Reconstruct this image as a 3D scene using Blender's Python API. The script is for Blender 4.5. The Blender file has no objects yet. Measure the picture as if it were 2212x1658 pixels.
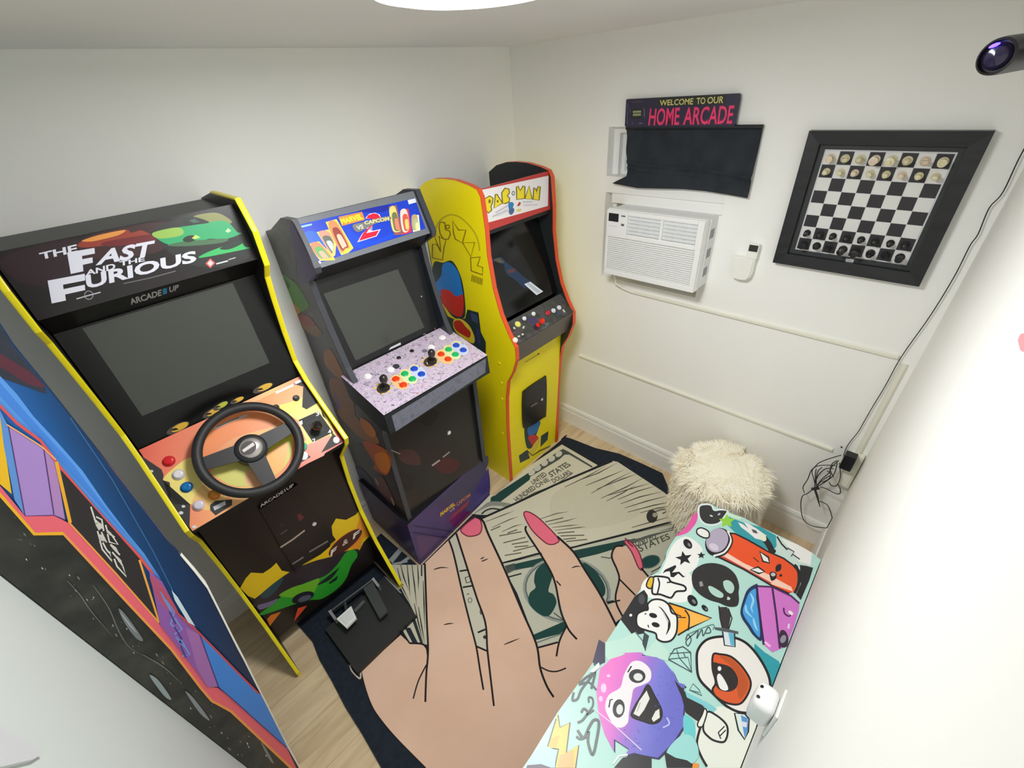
import bpy, bmesh, math, random
from mathutils import Vector, Matrix
from mathutils.geometry import tessellate_polygon
random.seed(7)
PI = math.pi
SCN = bpy.context.scene
COL = SCN.collection

# ------------------------------------------------------------------ camera, world, light, exposure
F_PX, CX, CY = 934.99, 1106.0, 829.0
CAM = Vector((2.013, 1.87573, 2.07111))
ROT = Matrix(((-0.67939833, 0.73070368, -0.06700771),
              (0.45257091, 0.34540371, -0.82211669),
              (-0.57757898, -0.58887045, -0.56536193)))      # world -> camera (x right, y down, z forward)
cd = bpy.data.cameras.new('camera'); cam = bpy.data.objects.new('camera', cd); COL.objects.link(cam)
cd.sensor_width = 36.0; cd.lens = F_PX / 2212.0 * 36.0; cd.clip_start = 0.01
cam.matrix_world = Matrix.Translation(CAM) @ (ROT.transposed() @ Matrix(((1, 0, 0), (0, -1, 0), (0, 0, -1)))).to_4x4()
SCN.camera = cam
wd = bpy.data.worlds.new('world'); SCN.world = wd; wd.use_nodes = True
wd.node_tree.nodes['Background'].inputs[0].default_value = (0.9, 0.95, 1, 1)
wd.node_tree.nodes['Background'].inputs[1].default_value = 0.3
SCN.view_settings.view_transform = 'Standard'; SCN.view_settings.look = 'None'
SCN.view_settings.gamma = 1; SCN.view_settings.use_curve_mapping = False
SCN.view_settings.exposure = 0.0
SCN.cycles.max_bounces = 24; SCN.cycles.diffuse_bounces = 14      # light keeps bouncing between the white walls
ROOM_W, ROOM_L, ROOM_H = 2.004, 2.346, 2.234      # y extent, x extent, height
LAMP = (1.335, 1.175)                               # centre of the round ceiling lamp
LAMP_POWER = 20.0

# ------------------------------------------------------------------ small helpers
def lin(c):
    c = c / 255.0
    return c / 12.92 if c <= 0.04045 else ((c + 0.055) / 1.055) ** 2.4
def rgb(c): return (lin(c[0]), lin(c[1]), lin(c[2]), 1)
_mats = {}
def mat(col, rough=0.45, metal=0.0, name=None, vary=0.0, scale=30.0, bump=0.0):
    key = (col, rough, metal, name, vary, scale, bump)
    if key in _mats: return _mats[key]
    m = bpy.data.materials.new(name or 'paint_%d_%d_%d' % col); m.use_nodes = True
    nt = m.node_tree; b = nt.nodes['Principled BSDF']
    b.inputs['Base Color'].default_value = rgb(col); b.inputs['Roughness'].default_value = rough
    b.inputs['Metallic'].default_value = metal
    if vary or bump:
        tc = nt.nodes.new('ShaderNodeTexCoord'); nz = nt.nodes.new('ShaderNodeTexNoise')
        nz.inputs['Scale'].default_value = scale; nz.inputs['Detail'].default_value = 5
        nt.links.new(tc.outputs['Object'], nz.inputs['Vector'])
        if vary:
            mx = nt.nodes.new('ShaderNodeMix'); mx.data_type = 'RGBA'
            mx.inputs['A'].default_value = rgb(tuple(max(0, v * (1 - vary)) for v in col))
            mx.inputs['B'].default_value = rgb(tuple(min(255, v * (1 + vary)) for v in col))
            nt.links.new(nz.outputs['Fac'], mx.inputs['Factor']); nt.links.new(mx.outputs['Result'], b.inputs['Base Color'])
        if bump:
            bp = nt.nodes.new('ShaderNodeBump'); bp.inputs['Strength'].default_value = bump; bp.inputs['Distance'].default_value = 0.01
            nt.links.new(nz.outputs['Fac'], bp.inputs['Height']); nt.links.new(bp.outputs['Normal'], b.inputs['Normal'])
    _mats[key] = m
    return m
def grad_mat(name, a, b, stops, rough=0.4, noise=0.0):
    """printed colour gradient running from world point a to b"""
    m = bpy.data.materials.new(name); m.use_nodes = True; nt = m.node_tree; bs = nt.nodes['Principled BSDF']
    bs.inputs['Roughness'].default_value = rough
    a = Vector(a); d = Vector(b) - a; d = d / d.length_squared
    g = nt.nodes.new('ShaderNodeNewGeometry'); s = nt.nodes.new('ShaderNodeVectorMath'); s.operation = 'SUBTRACT'; s.inputs[1].default_value = a
    dt = nt.nodes.new('ShaderNodeVectorMath'); dt.operation = 'DOT_PRODUCT'; dt.inputs[1].default_value = d
    nt.links.new(g.outputs['Position'], s.inputs[0]); nt.links.new(s.outputs[0], dt.inputs[0])
    r = nt.nodes.new('ShaderNodeValToRGB'); el = r.color_ramp.elements
    while len(el) < len(stops): el.new(0.5)
    for e, (p, c) in zip(el, stops): e.position = p; e.color = rgb(c)
    out = dt.outputs['Value']
    if noise:
        nz = nt.nodes.new('ShaderNodeTexNoise'); nz.inputs['Scale'].default_value = 9; nz.inputs['Detail'].default_value = 3
        nt.links.new(g.outputs['Position'], nz.inputs['Vector'])
        ma = nt.nodes.new('ShaderNodeMath'); ma.operation = 'MULTIPLY_ADD'; ma.inputs[1].default_value = noise
        nt.links.new(nz.outputs['Fac'], ma.inputs[0]); nt.links.new(out, ma.inputs[2]); out = ma.outputs[0]
    nt.links.new(out, r.inputs['Fac']); nt.links.new(r.outputs['Color'], bs.inputs['Base Color'])
    return m
def noise_mat(name, stops, scale=8.0, rough=0.4, detail=6, stretch=(1, 1, 1), dist=0.0):
    m = bpy.data.materials.new(name); m.use_nodes = True; nt = m.node_tree; bs = nt.nodes['Principled BSDF']
    bs.inputs['Roughness'].default_value = rough
    g = nt.nodes.new('ShaderNodeNewGeometry'); mp = nt.nodes.new('ShaderNodeMapping'); mp.inputs['Scale'].default_value = stretch
    nz = nt.nodes.new('ShaderNodeTexNoise'); nz.inputs['Scale'].default_value = scale; nz.inputs['Detail'].default_value = detail
    nz.inputs['Distortion'].default_value = dist
    r = nt.nodes.new('ShaderNodeValToRGB'); el = r.color_ramp.elements
    while len(el) < len(stops): el.new(0.5)
    for e, (p, c) in zip(el, stops): e.position = p; e.color = rgb(c)
    nt.links.new(g.outputs['Position'], mp.inputs['Vector']); nt.links.new(mp.outputs[0], nz.inputs['Vector'])
    nt.links.new(nz.outputs['Fac'], r.inputs['Fac']); nt.links.new(r.outputs['Color'], bs.inputs['Base Color'])
    return m
def glow(name, col, strength):
    m = bpy.data.materials.new(name); m.use_nodes = True; b = m.node_tree.nodes['Principled BSDF']
    b.inputs['Base Color'].default_value = rgb(col); b.inputs['Emission Color'].default_value = rgb(col)
    b.inputs['Emission Strength'].default_value = strength
    return m

def tag(o, label=None, cat=None, group=None, kind=None):
    if label: o['label'] = label
    if cat: o['category'] = cat
    if group: o['group'] = group
    if kind: o['kind'] = kind
    return o
def empty(name, loc, label, cat, group=None):
    o = bpy.data.objects.new(name, None); COL.objects.link(o); o.location = loc; o.empty_display_size = 0.1
    return tag(o, label, cat, group)

class MB:
    """collects faces with a material each and links them as ONE mesh object"""
    def __init__(s): s.v = []; s.f = []; s.m = []; s.mats = []; s.sm = []
    def mi(s, m):
        if m not in s.mats: s.mats.append(m)
        return s.mats.index(m)
    def add(s, vs, fs, m, smooth=False):
        o = len(s.v); s.v += [Vector(v) for v in vs]; k = s.mi(m)
        for f in fs: s.f.append(tuple(i + o for i in f)); s.m.append(k); s.sm.append(smooth)
        return s
    def box(s, lo, hi, m, bev=0.0, mtx=None, smooth=False):
        bm = bmesh.new(); bmesh.ops.create_cube(bm, size=1)
        for v in bm.verts: v.co = Vector([(lo[i] + hi[i]) / 2 + v.co[i] * (hi[i] - lo[i]) for i in range(3)])
        if bev: bmesh.ops.bevel(bm, geom=bm.edges[:], offset=bev, segments=3, affect='EDGES', profile=0.5)
        return s.bm(bm, m, mtx, smooth)
    def bm(s, bm, m, mtx=None, smooth=False):
        bm.verts.ensure_lookup_table()
        for i, v in enumerate(bm.verts): v.index = i
        s.add([(mtx @ v.co) if mtx else v.co.copy() for v in bm.verts], [[v.index for v in f.verts] for f in bm.faces], m, smooth)
        bm.free(); return s
    def prism(s, prof, d, m, m_side=None, m_b=None):
        """polygon prof (3D points) extruded by vector d"""
        n = len(prof); prof = [Vector(p) for p in prof]; d = Vector(d)
        tri = tessellate_polygon([prof])
        s.add(prof, [tuple(t) for t in tri], m); s.add([p + d for p in prof], [tuple(reversed(t)) for t in tri], m_b or m)
        s.add(prof + [p + d for p in prof], [(i, (i + 1) % n, n + (i + 1) % n, n + i) for i in range(n)], m_side or m)
        return s
    def tube(s, pts, r, m, n=8, closed=False):
        pts = [Vector(p) for p in pts]; N = len(pts); vs = []; up = None
        for i, p in enumerate(pts):
            a = pts[i - 1] if (i > 0 or closed) else pts[0]; b = pts[(i + 1) % N] if (i < N - 1 or closed) else pts[-1]
            t = (b - a).normalized()
            if up is None: up = t.orthogonal().normalized()
            up = (up - t * up.dot(t)).normalized(); w = t.cross(up)
            rr = r[i] if isinstance(r, (list, tuple)) else r
            for k in range(n):
                an = 2 * PI * k / n; vs.append(p + (up * math.cos(an) + w * math.sin(an)) * rr)
        fs = []
        for i in range(N if closed else N - 1):
            j = (i + 1) % N
            for k in range(n): fs.append((i * n + k, i * n + (k + 1) % n, j * n + (k + 1) % n, j * n + k))
        if not closed: fs += [tuple(range(n))[::-1], tuple((N - 1) * n + k for k in range(n))]
        return s.add(vs, fs, m, True)
    def lathe(s, prof, m, c=(0, 0, 0), axis=(0, 0, 1), n=24, smooth=True):
        """prof: (radius, height along axis)"""
        ax = Vector(axis).normalized(); u = ax.orthogonal().normalized(); w = ax.cross(u); c = Vector(c); vs = []; fs = []
        for r, h in prof:
            for k in range(n):
                a = 2 * PI * k / n; vs.append(c + ax * h + (u * math.cos(a) + w * math.sin(a)) * r)
        for i in range(len(prof) - 1):
            for k in range(n): fs.append((i * n + k, i * n + (k + 1) % n, (i + 1) * n + (k + 1) % n, (i + 1) * n + k))
        fs += [tuple(range(n))[::-1], tuple((len(prof) - 1) * n + k for k in range(n))]
        return s.add(vs, fs, m, smooth)
    def build(s, name, parent=None, holes=(), trims=()):
        me = bpy.data.meshes.new(name)
        me.from_pydata([tuple(v) for v in s.v], [], s.f)
        for m in s.mats: me.materials.append(m)
        me.polygons.foreach_set('material_index', s.m); me.polygons.foreach_set('use_smooth', s.sm); me.update()
        if trims:                                       # trim away what runs past an edge
            bm = bmesh.new(); bm.from_mesh(me)
            for co, no in trims: bmesh.ops.bisect_plane(bm, geom=bm.verts[:] + bm.edges[:] + bm.faces[:], plane_co=co, plane_no=no, clear_outer=True, dist=1e-7)
            bm.to_mesh(me); bm.free()
        if holes:                                       # cut convex floor-plan shapes out of a flat thing
            bm = bmesh.new(); bm.from_mesh(me)
            for P in holes:
                P = [Vector((x, y, 0)) for x, y in P]; c = sum(P, Vector()) / len(P); E = []
                for i, a in enumerate(P):
                    b = P[(i + 1) % len(P)]; nn = (b - a).cross(Vector((0, 0, 1))).normalized()
                    if nn.dot(c - a) > 0: nn = -nn
                    E.append((a, nn)); bmesh.ops.bisect_plane(bm, geom=bm.verts[:] + bm.edges[:] + bm.faces[:], plane_co=a, plane_no=nn, dist=1e-6)
                bmesh.ops.delete(bm, geom=[f for f in bm.faces if all(nn.dot(f.calc_center_median() - a) < 0 for a, nn in E)], context='FACES')
            bm.to_mesh(me); bm.free()
        o = bpy.data.objects.new(name, me); COL.objects.link(o)
        if parent:
            o.parent = parent
            off = parent.location.copy(); q = parent.parent
            while q: off += q.location; q = q.parent
            me.transform(Matrix.Translation(-off))
        if any(s.sm):
            try: me.set_sharp_from_angle(angle=math.radians(40))
            except Exception: pass
        return o

# ------------------------------------------------------------------ printed artwork on flat surfaces
def ray(px, py):
    d = Vector(((px - CX) / F_PX, (py - CY) / F_PX, 1.0)); return ROT.transposed() @ d
def at_plane(px, py, p0, n):
    r = ray(px, py); t = n.dot(p0 - CAM) / n.dot(r); return CAM + r * t
def at_x(px, py, x): return at_plane(px, py, Vector((x, 0, 0)), Vector((1, 0, 0)))
def at_y(px, py, y): return at_plane(px, py, Vector((0, y, 0)), Vector((0, 1, 0)))
def at_z(px, py, z): return at_plane(px, py, Vector((0, 0, z)), Vector((0, 0, 1)))
def crop(x0, y0, s): return lambda *p: [(x0 + p[i] / s, y0 + p[i + 1] / s) for i in range(0, len(p), 2)]
def spline(P, closed=True, k=6):
    n = len(P); out = []
    for i in range(n if closed else n - 1):
        g = lambda j: P[j % n] if closed else P[min(max(j, 0), n - 1)]
        a, b, c, d = g(i - 1), g(i), g(i + 1), g(i + 2)
        for q in range(k):
            t = q / k
            out.append(tuple(0.5 * (2 * b[e] + (c[e] - a[e]) * t + (2 * a[e] - 5 * b[e] + 4 * c[e] - d[e]) * t * t + (3 * b[e] - a[e] - 3 * c[e] + d[e]) * t ** 3) for e in (0, 1)))
    if not closed: out.append(tuple(P[-1]))
    return out
_glyph = {}
def glyphs(t, bold):
    if (t, bold) not in _glyph:
        cu = bpy.data.curves.new('lettering', 'FONT'); cu.body = t; cu.offset = bold; cu.resolution_u = 3; cu.fill_mode = 'FRONT'
        ob = bpy.data.objects.new('lettering', cu); COL.objects.link(ob)
        bpy.context.view_layer.update()
        me = bpy.data.meshes.new_from_object(ob.evaluated_get(bpy.context.evaluated_depsgraph_get()))
        V = [(v.co.x, v.co.y) for v in me.vertices]; P = [tuple(p.vertices) for p in me.polygons]
        bpy.data.objects.remove(ob); bpy.data.curves.remove(cu); bpy.data.meshes.remove(me)
        x0, x1 = min(v[0] for v in V), max(v[0] for v in V); y0, y1 = min(v[1] for v in V), max(v[1] for v in V)
        _glyph[(t, bold)] = ([((x - x0) / (x1 - x0), (y - y0) / (y1 - y0)) for x, y in V], P)
    return _glyph[(t, bold)]
class Art:
    """flat printing on the plane through p0 with normal n (towards the viewer); shapes are traced on the photograph and land where they are printed"""
    STEP = 0.00005
    def __init__(s, mb, p0, n, lift=0.0004, step=None):
        if step: s.STEP = step
        s.mb = mb; s.p0 = Vector(p0); s.n = Vector(n).normalized(); s.l = lift
    def P(s, q): return at_plane(q[0], q[1], s.p0, s.n) + s.n * s.l
    def fill(s, P, m, smooth=False):
        if smooth: P = spline(P)
        s.l += s.STEP
        V = [s.P(q) for q in P]; T = tessellate_polygon([[Vector((q[0], q[1], 0)) for q in P]])
        s.mb.add(V, [s.face(V, t) for t in T], m); return s
    def face(s, V, t):
        t = tuple(t)
        return t if (V[t[1]] - V[t[0]]).cross(V[t[2]] - V[t[0]]).dot(s.n) > 0 else t[::-1]
    def line(s, P, w, m, closed=False, smooth=False, taper=False):
        if smooth: P = spline(P, closed)
        s.l += s.STEP; n = len(P); V = []; F = []
        for i in range(n):
            a = P[i - 1] if (i or closed) else P[0]; b = P[(i + 1) % n] if (i < n - 1 or closed) else P[-1]
            dx, dy = b[0] - a[0], b[1] - a[1]; L = math.hypot(dx, dy) or 1
            h = w / 2
            if taper: h *= max(0.12, math.sin(PI * (0.15 + 0.85 * i / max(1, n - 1)))) if n > 2 else 1
            nx, ny = -dy / L * h, dx / L * h
            V += [s.P((P[i][0] + nx, P[i][1] + ny)), s.P((P[i][0] - nx, P[i][1] - ny))]
        for i in range(n if closed else n - 1):
            j = (i + 1) % n; F.append(s.face(V, (2 * i, 2 * j, 2 * j + 1, 2 * i + 1)))
        s.mb.add(V, F, m); return s
    def ell(s, cx, cy, rx, ry, m, rot=0.0, n=28, ow=0, om=None):
        c, t = math.cos(rot), math.sin(rot)
        P = [(cx + rx * math.cos(a) * c - ry * math.sin(a) * t, cy + rx * math.cos(a) * t + ry * math.sin(a) * c) for a in [2 * PI * k / n for k in range(n)]]
        if m: s.fill(P, m)
        if ow: s.line(P, ow, om, True)
        return s
    def blob(s, P, m, ow=0, om=None, smooth=True):
        if smooth: P = spline(P)
        s.fill(P, m)
        if ow: s.line(P, ow, om, True)
        return s
    def text(s, t, bl, br, tr, tl, m, bold=0.02):
        V, Fc = glyphs(t, bold); s.l += s.STEP
        W = []
        for u, v in V:
            W.append(s.P(tuple(bl[e] * (1 - u) * (1 - v) + br[e] * u * (1 - v) + tr[e] * u * v + tl[e] * (1 - u) * v for e in (0, 1))))
        s.mb.add(W, [s.face(W, f) for f in Fc], m); return s

BLK = (22, 22, 24)
M_black = mat(BLK, 0.45, name='black_satin')
M_ink = mat((20, 20, 24), 0.5, name='black_ink')
M_white = mat((238, 238, 236), 0.4, name='white_plastic')
M_screen = mat((70, 73, 69), 0.18, name='switched_off_screen')
M_blackgloss = mat((10, 11, 13), 0.12, name='black_gloss_glass')
M_steel = mat((190, 192, 196), 0.25, 1.0, name='brushed_steel')
# ------------------------------------------------------------------ the room
M_wall = mat((245, 245, 242), 0.65, name='wall_paint', vary=0.012, scale=3.0, bump=0.02)
M_ceil = mat((240, 241, 240), 0.75, name='ceiling_paint', vary=0.01, scale=4.0, bump=0.03)
M_trim = mat((242, 242, 240), 0.35, name='trim_paint')
def wood_floor():
    m = bpy.data.materials.new('light_oak_planks'); m.use_nodes = True; nt = m.node_tree; b = nt.nodes['Principled BSDF']
    b.inputs['Roughness'].default_value = 0.38
    g = nt.nodes.new('ShaderNodeNewGeometry')
    mp = nt.nodes.new('ShaderNodeMapping'); mp.inputs['Scale'].default_value = (1, 1, 1); mp.inputs['Rotation'].default_value = (0, 0, 0)
    br = nt.nodes.new('ShaderNodeTexBrick'); br.inputs['Scale'].default_value = 1.0; br.inputs['Brick Width'].default_value = 1.2; br.inputs['Row Height'].default_value = 0.18
    br.inputs['Mortar Size'].default_value = 0.0012; br.inputs['Color1'].default_value = rgb((228, 206, 172)); br.inputs['Color2'].default_value = rgb((219, 195, 159)); br.inputs['Mortar'].default_value = rgb((186, 156, 120))
    nz = nt.nodes.new('ShaderNodeTexNoise'); nz.inputs['Scale'].default_value = 6; nz.inputs['Detail'].default_value = 6; nz.inputs['Distortion'].default_value = 0.6
    m2 = nt.nodes.new('ShaderNodeMapping'); m2.inputs['Scale'].default_value = (0.6, 5, 1)
    mx = nt.nodes.new('ShaderNodeMix'); mx.data_type = 'RGBA'; mx.blend_type = 'MULTIPLY'
    rp = nt.nodes.new('ShaderNodeValToRGB'); rp.color_ramp.elements[0].position = 0.35; rp.color_ramp.elements[0].color = (0.72, 0.68, 0.62, 1); rp.color_ramp.elements[1].position = 0.65; rp.color_ramp.elements[1].color = (1, 1, 1, 1)
    L = nt.links.new
    L(g.outputs['Position'], mp.inputs['Vector']); L(mp.outputs[0], br.inputs['Vector']); L(g.outputs['Position'], m2.inputs['Vector']); L(m2.outputs[0], nz.inputs['Vector'])
    L(nz.outputs['Fac'], rp.inputs['Fac']); L(br.outputs['Color'], mx.inputs['A']); L(rp.outputs['Color'], mx.inputs['B']); mx.inputs['Factor'].default_value = 0.8
    L(mx.outputs['Result'], b.inputs['Base Color'])
    return m
def struct(name, mb, label=None):
    o = mb.build(name); tag(o, label, None, None, 'structure'); return o
T = 0.12
struct('floor', MB().box((-T, -T, -0.1), (ROOM_L + T, ROOM_W + T, 0), wood_floor()))
struct('ceiling', MB().box((-T, -T, ROOM_H), (ROOM_L + T, ROOM_W + T, ROOM_H + 0.1), M_ceil))
struct('wall_left', MB().box((-T, -T, 0), (ROOM_L + T, 0, ROOM_H), M_wall))
struct('wall_right', MB().box((-T, ROOM_W, 0), (ROOM_L + T, ROOM_W + T, ROOM_H), M_wall))
struct('wall_front', MB().box((ROOM_L, 0, 0), (ROOM_L + T, ROOM_W, ROOM_H), mat((206, 213, 211), 0.65, name='shaded_wall_paint', vary=0.012, scale=3.0, bump=0.02)))  # wall paint greyed: the dimmer light here is put into its colour
# back wall with the window recess: opening y WY0..WY1, z WZ0..WZ1
WY0, WY1, WZ0, WZ1, WD = 0.605, 1.19, 1.165, 1.885, 0.085
wb = MB()
for lo, hi in (((-T, 0, 0), (0, WY0, ROOM_H)), ((-T, WY1, 0), (0, ROOM_W, ROOM_H)), ((-T, WY0, 0), (0, WY1, WZ0)), ((-T, WY0, WZ1), (0, WY1, ROOM_H))):
    wb.box(lo, hi, M_wall)
struct('wall_back', wb)
# window: white frame at the bottom of the recess, a dull pane, a white filler panel round the air conditioner
wm = MB()
wm.box((-T, WY0, WZ0), (-WD, WY1, WZ1), M_trim)
wm.box((-WD, WY0, 1.676), (-0.055, WY0 + 0.03, WZ1 - 0.03), M_trim); wm.box((-WD, WY1 - 0.03, 1.676), (-0.055, WY1, WZ1 - 0.03), M_trim)
wm.box((-WD, WY0, WZ1 - 0.03), (-0.055, WY1, WZ1), M_trim)
wm.box((-WD, WY0, 1.60), (-0.004, WY1, 1.675), M_trim, 0.003)      # filler board above the unit
wm.box((-WD, WY0 + 0.03, 1.552), (-0.012, WY1, 1.5995), M_trim, 0.003)
wm.box((-WD, WY0 + 0.03, WZ0), (-0.03, WY0 + 0.05, 1.551), M_trim)
wm.box((-WD, WY1 - 0.05, WZ0), (-0.002, WY1, 1.5515), M_trim)
win = struct('window_1', wm)
pane = MB().box((-0.086, WY0 + 0.05, 1.69), (-0.080, WY1 - 0.05, WZ1 - 0.05), mat((206, 214, 216), 0.1, name='window_glass')).build('window_pane', win)
# skirting boards
def skirting(name, pts):
    """stepped skirting profile swept between two floor points, a -> b, room on the left-hand side normal n"""
    mb = MB(); (ax, ay), (bx, by), (nx, ny) = pts
    pr = [(0, 0), (0.016, 0), (0.016, 0.105), (0.012, 0.118), (0.012, 0.135), (0.006, 0.150), (0, 0.150)]
    P = [(ax + nx * d, ay + ny * d, z) for d, z in pr]
    mb.prism(P, (bx - ax, by - ay, 0), M_trim); struct(name, mb)
skirting('baseboard_back', ((0, 0), (0, ROOM_W), (1, 0)))
skirting('baseboard_left', ((0.0165, 0), (ROOM_L, 0), (0, 1)))
skirting('baseboard_right', ((0.0165, ROOM_W), (ROOM_L, ROOM_W), (0, -1)))
skirting('baseboard_front', ((ROOM_L, 0.90), (ROOM_L, ROOM_W - 0.017), (-1, 0)))
# cable ducts on the back wall
def duct(name, a, b, w=0.016, d=0.013):
    a, b = Vector(a), Vector(b); t = (b - a).normalized(); u = Vector((1, 0, 0)); s_ = t.cross(u).normalized()
    prof = [a + s_ * w / 2, a + s_ * w / 2 + u * d * 0.6, a + s_ * w * 0.3 + u * d, a - s_ * w * 0.3 + u * d, a - s_ * w / 2 + u * d * 0.6, a - s_ * w / 2]
    return struct(name, MB().prism(prof, b - a, mat((232, 231, 218), 0.4, name='ivory_duct')))
def bw(px, py, x=0.0): return at_x(px, py, x)
z1 = 1.119; z2 = 0.602
duct('trim_1', (0, bw(1372, 632).y, z1), (0, 1.945, z1))
duct('trim_2', (0, bw(1252, 768).y, z2), (0, 1.885, z2))
duct('trim_3', (0, 1.972, 1.10), (0, 1.972, 0.64), 0.02, 0.014)
# round ceiling lamp
lamp = empty('ceiling_lamp', (LAMP[0], LAMP[1], ROOM_H), 'round white flush ceiling lamp glowing at the top edge of the photo', 'lamp')
MB().lathe([(0.19, 0), (0.193, -0.008), (0.19, -0.018), (0.178, -0.022)], M_white, (LAMP[0], LAMP[1], ROOM_H), (0, 0, 1), 48).build('lamp_base', lamp)
MB().lathe([(0.176, -0.0222), (0.172, -0.028), (0.14, -0.034), (0.07, -0.037), (0.001, -0.038)], glow('lit_diffuser', (255, 250, 238), 6.0), (LAMP[0], LAMP[1], ROOM_H), (0, 0, 1), 48).build('diffuser', lamp)
ld = bpy.data.lights.new('ceiling_lamp_light', 'AREA'); ld.shape = 'DISK'; ld.size = 0.34; ld.energy = LAMP_POWER; ld.color = (0.985, 1.0, 0.995)
lo = bpy.data.objects.new('ceiling_lamp_light', ld); COL.objects.link(lo); lo.location = (LAMP[0], LAMP[1], ROOM_H - 0.042)
# ------------------------------------------------------------------ arcade cabinets
def c_(r, g, b, rough=0.38): return mat((r, g, b), rough)
def curve_prof(P): return P
def side_panel(cab, prof, x, th, m_out, m_in, trim_m, front, trim_w=0.02, out=1):
    """upright board of outline prof [(y,z)] from x to x-th*out ; front = slice of prof that carries the edge moulding"""
    mb = MB(); mb.prism([(x, y, z) for y, z in prof], (-th * out, 0, 0), m_out, M_black, m_in)
    o = mb.build('side_panel', cab)
    P = prof[front[0]:front[1]]; tb = MB(); n = len(P); vs = []; fs = []
    c = Vector((sum(p[0] for p in prof) / len(prof), sum(p[1] for p in prof) / len(prof)))
    xa, xb = (x + 0.0008 * out, x - (th + 0.0008) * out)
    for i, (y, z) in enumerate(P):
        a = Vector(P[max(i - 1, 0)]); b = Vector(P[min(i + 1, n - 1)]); t = (b - a).normalized(); nn = Vector((-t.y, t.x))
        if nn.x < 0 and abs(nn.x) > 0.2: nn = -nn
        elif abs(nn.x) <= 0.2 and nn.y < 0 and z > 1.0: nn = -nn
        q = Vector((y, z)); f_ = q + nn * 0.004; k = q - nn * 0.002
        vs += [(xa, k.x, k.y), (xa, f_.x - nn.x * .0015, f_.y - nn.y * .0015), ((xa * 3 + xb) / 4, f_.x, f_.y), ((xa + 3 * xb) / 4, f_.x, f_.y), (xb, f_.x - nn.x * .0015, f_.y - nn.y * .0015), (xb, k.x, k.y)]
    for i in range(n - 1):
        for k in range(5): fs.append((i * 6 + k, i * 6 + k + 1, i * 6 + 7 + k, i * 6 + 6 + k))
    tb.add(vs, fs, trim_m); tb.build('edge_moulding', o)
    return o
def slab(p1, p2, xa, xb, th, m, m_back=None):
    """board spanning xa..xb whose face runs between (y,z) p1 and p2; returns builder, face origin and outward normal"""
    d = Vector((0, p2[0] - p1[0], p2[1] - p1[1])); n = Vector((1, 0, 0)).cross(d).normalized()
    if n.dot(CAM - Vector((1, p1[0], p1[1]))) < 0: n = -n
    mb = MB(); A = [Vector((xa, *p1)), Vector((xb, *p1)), Vector((xb, *p2)), Vector((xa, *p2))]
    mb.prism(A, -n * th, m, m_back or m, m_back or m)
    return mb, A[0], n
def push_button(parent, name, c, n, r, h, m, m_ring=None, label=None):
    mb = MB(); c = Vector(c)
    mb.lathe([(r * 1.25, 0), (r * 1.25, h * 0.35), (r * 1.05, h * 0.55)], m_ring or m, c, n, 20)
    mb.lathe([(r * 0.9, h * 0.3), (r * 0.9, h * 0.9), (r * 0.75, h), (r * 0.3, h * 0.93), (0.0001, h * 0.92)], m, c, n, 20)
    o = mb.build(name, parent)
    if label: o['label'] = label
    return o

YEL = mat((238, 222, 28), 0.35, name='yellow_edge_moulding')
# ---------------- racing cabinet
fnf = empty('racing_arcade_cabinet', (1.857, 0.26, 0), 'black racing arcade cabinet with a steering wheel and yellow edges', 'arcade machine', 'upright arcade machines along the left wall')
xl, xr = 2.133, 1.581
prof = [(0.02, 0), (0.02, 1.83), (0.16, 1.858), (0.38, 1.857), (0.42, 1.771), (0.407, 1.668), (0.366, 1.624), (0.342, 1.546), (0.310, 1.41), (0.294, 1.28), (0.335, 1.205), (0.422, 1.12), (0.53, 1.022), (0.512, 0.985), (0.395, 0.853), (0.363, 0.676), (0.360, 0.478), (0.402, 0.275), (0.515, 0.03), (0.51, 0)]
M_fside = mat((40, 38, 40), 0.35, name='dark_cabinet_side')
side_panel(fnf, prof, xl, 0.0115, M_fside, M_black, YEL, (2, 20))
side_panel(fnf, prof, xr, 0.015, M_fside, M_black, YEL, (2, 20), out=-1)
a, b = xl - 0.0155, xr + 0.0155
bk = MB(); bk.box((b, 0.021, 0.09), (a, 0.035, 1.82), M_black); bk.build('back_panel', fnf)
MB().box((b, 0.036, 1.81), (a, 0.335, 1.828), M_black).build('top_panel', fnf)
# marquee
A_ = crop(0, 420, 3.454)
mb, p0, n = slab((0.350, 1.842), (0.378, 1.684), a, b, 0.012, c_(34, 28, 32, 0.3))
ar = Art(mb, p0, n)
for P, c in ((A_(20, 470, 560, 330, 700, 500, 560, 640, 330, 680, 120, 640), (46, 28, 36)), (A_(600, 340, 1000, 230, 1300, 220, 1200, 420, 700, 480), (60, 32, 34)), (A_(1180, 240, 1740, 110, 1860, 460, 1500, 540, 1250, 420), (38, 40, 40))): ar.fill(P, c_(*c), True)
ar.fill(A_(580, 372, 700, 310, 930, 262, 980, 285, 1060, 268, 1140, 330, 900, 365, 640, 395), c_(150, 56, 40), True)
ar.fill(A_(610, 345, 740, 302, 930, 264, 890, 300, 760, 335, 680, 350), c_(226, 150, 70), True)
ar.fill(A_(760, 360, 960, 320, 1130, 300, 1160, 345, 980, 372, 800, 385), c_(112, 30, 36), True)
ar.fill(A_(1440, 165, 1600, 135, 1700, 175, 1720, 215, 1560, 215), c_(138, 140, 84), True)
ar.fill(A_(1150, 285, 1300, 250, 1460, 225, 1640, 195, 1710, 215, 1770, 280, 1800, 290, 1690, 330, 1560, 330, 1500, 350, 1360, 352, 1270, 375, 1180, 335), c_(44, 168, 108), True)
ar.fill(A_(1140, 285, 1330, 245, 1360, 300, 1190, 328), c_(150, 190, 84), True)
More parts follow.
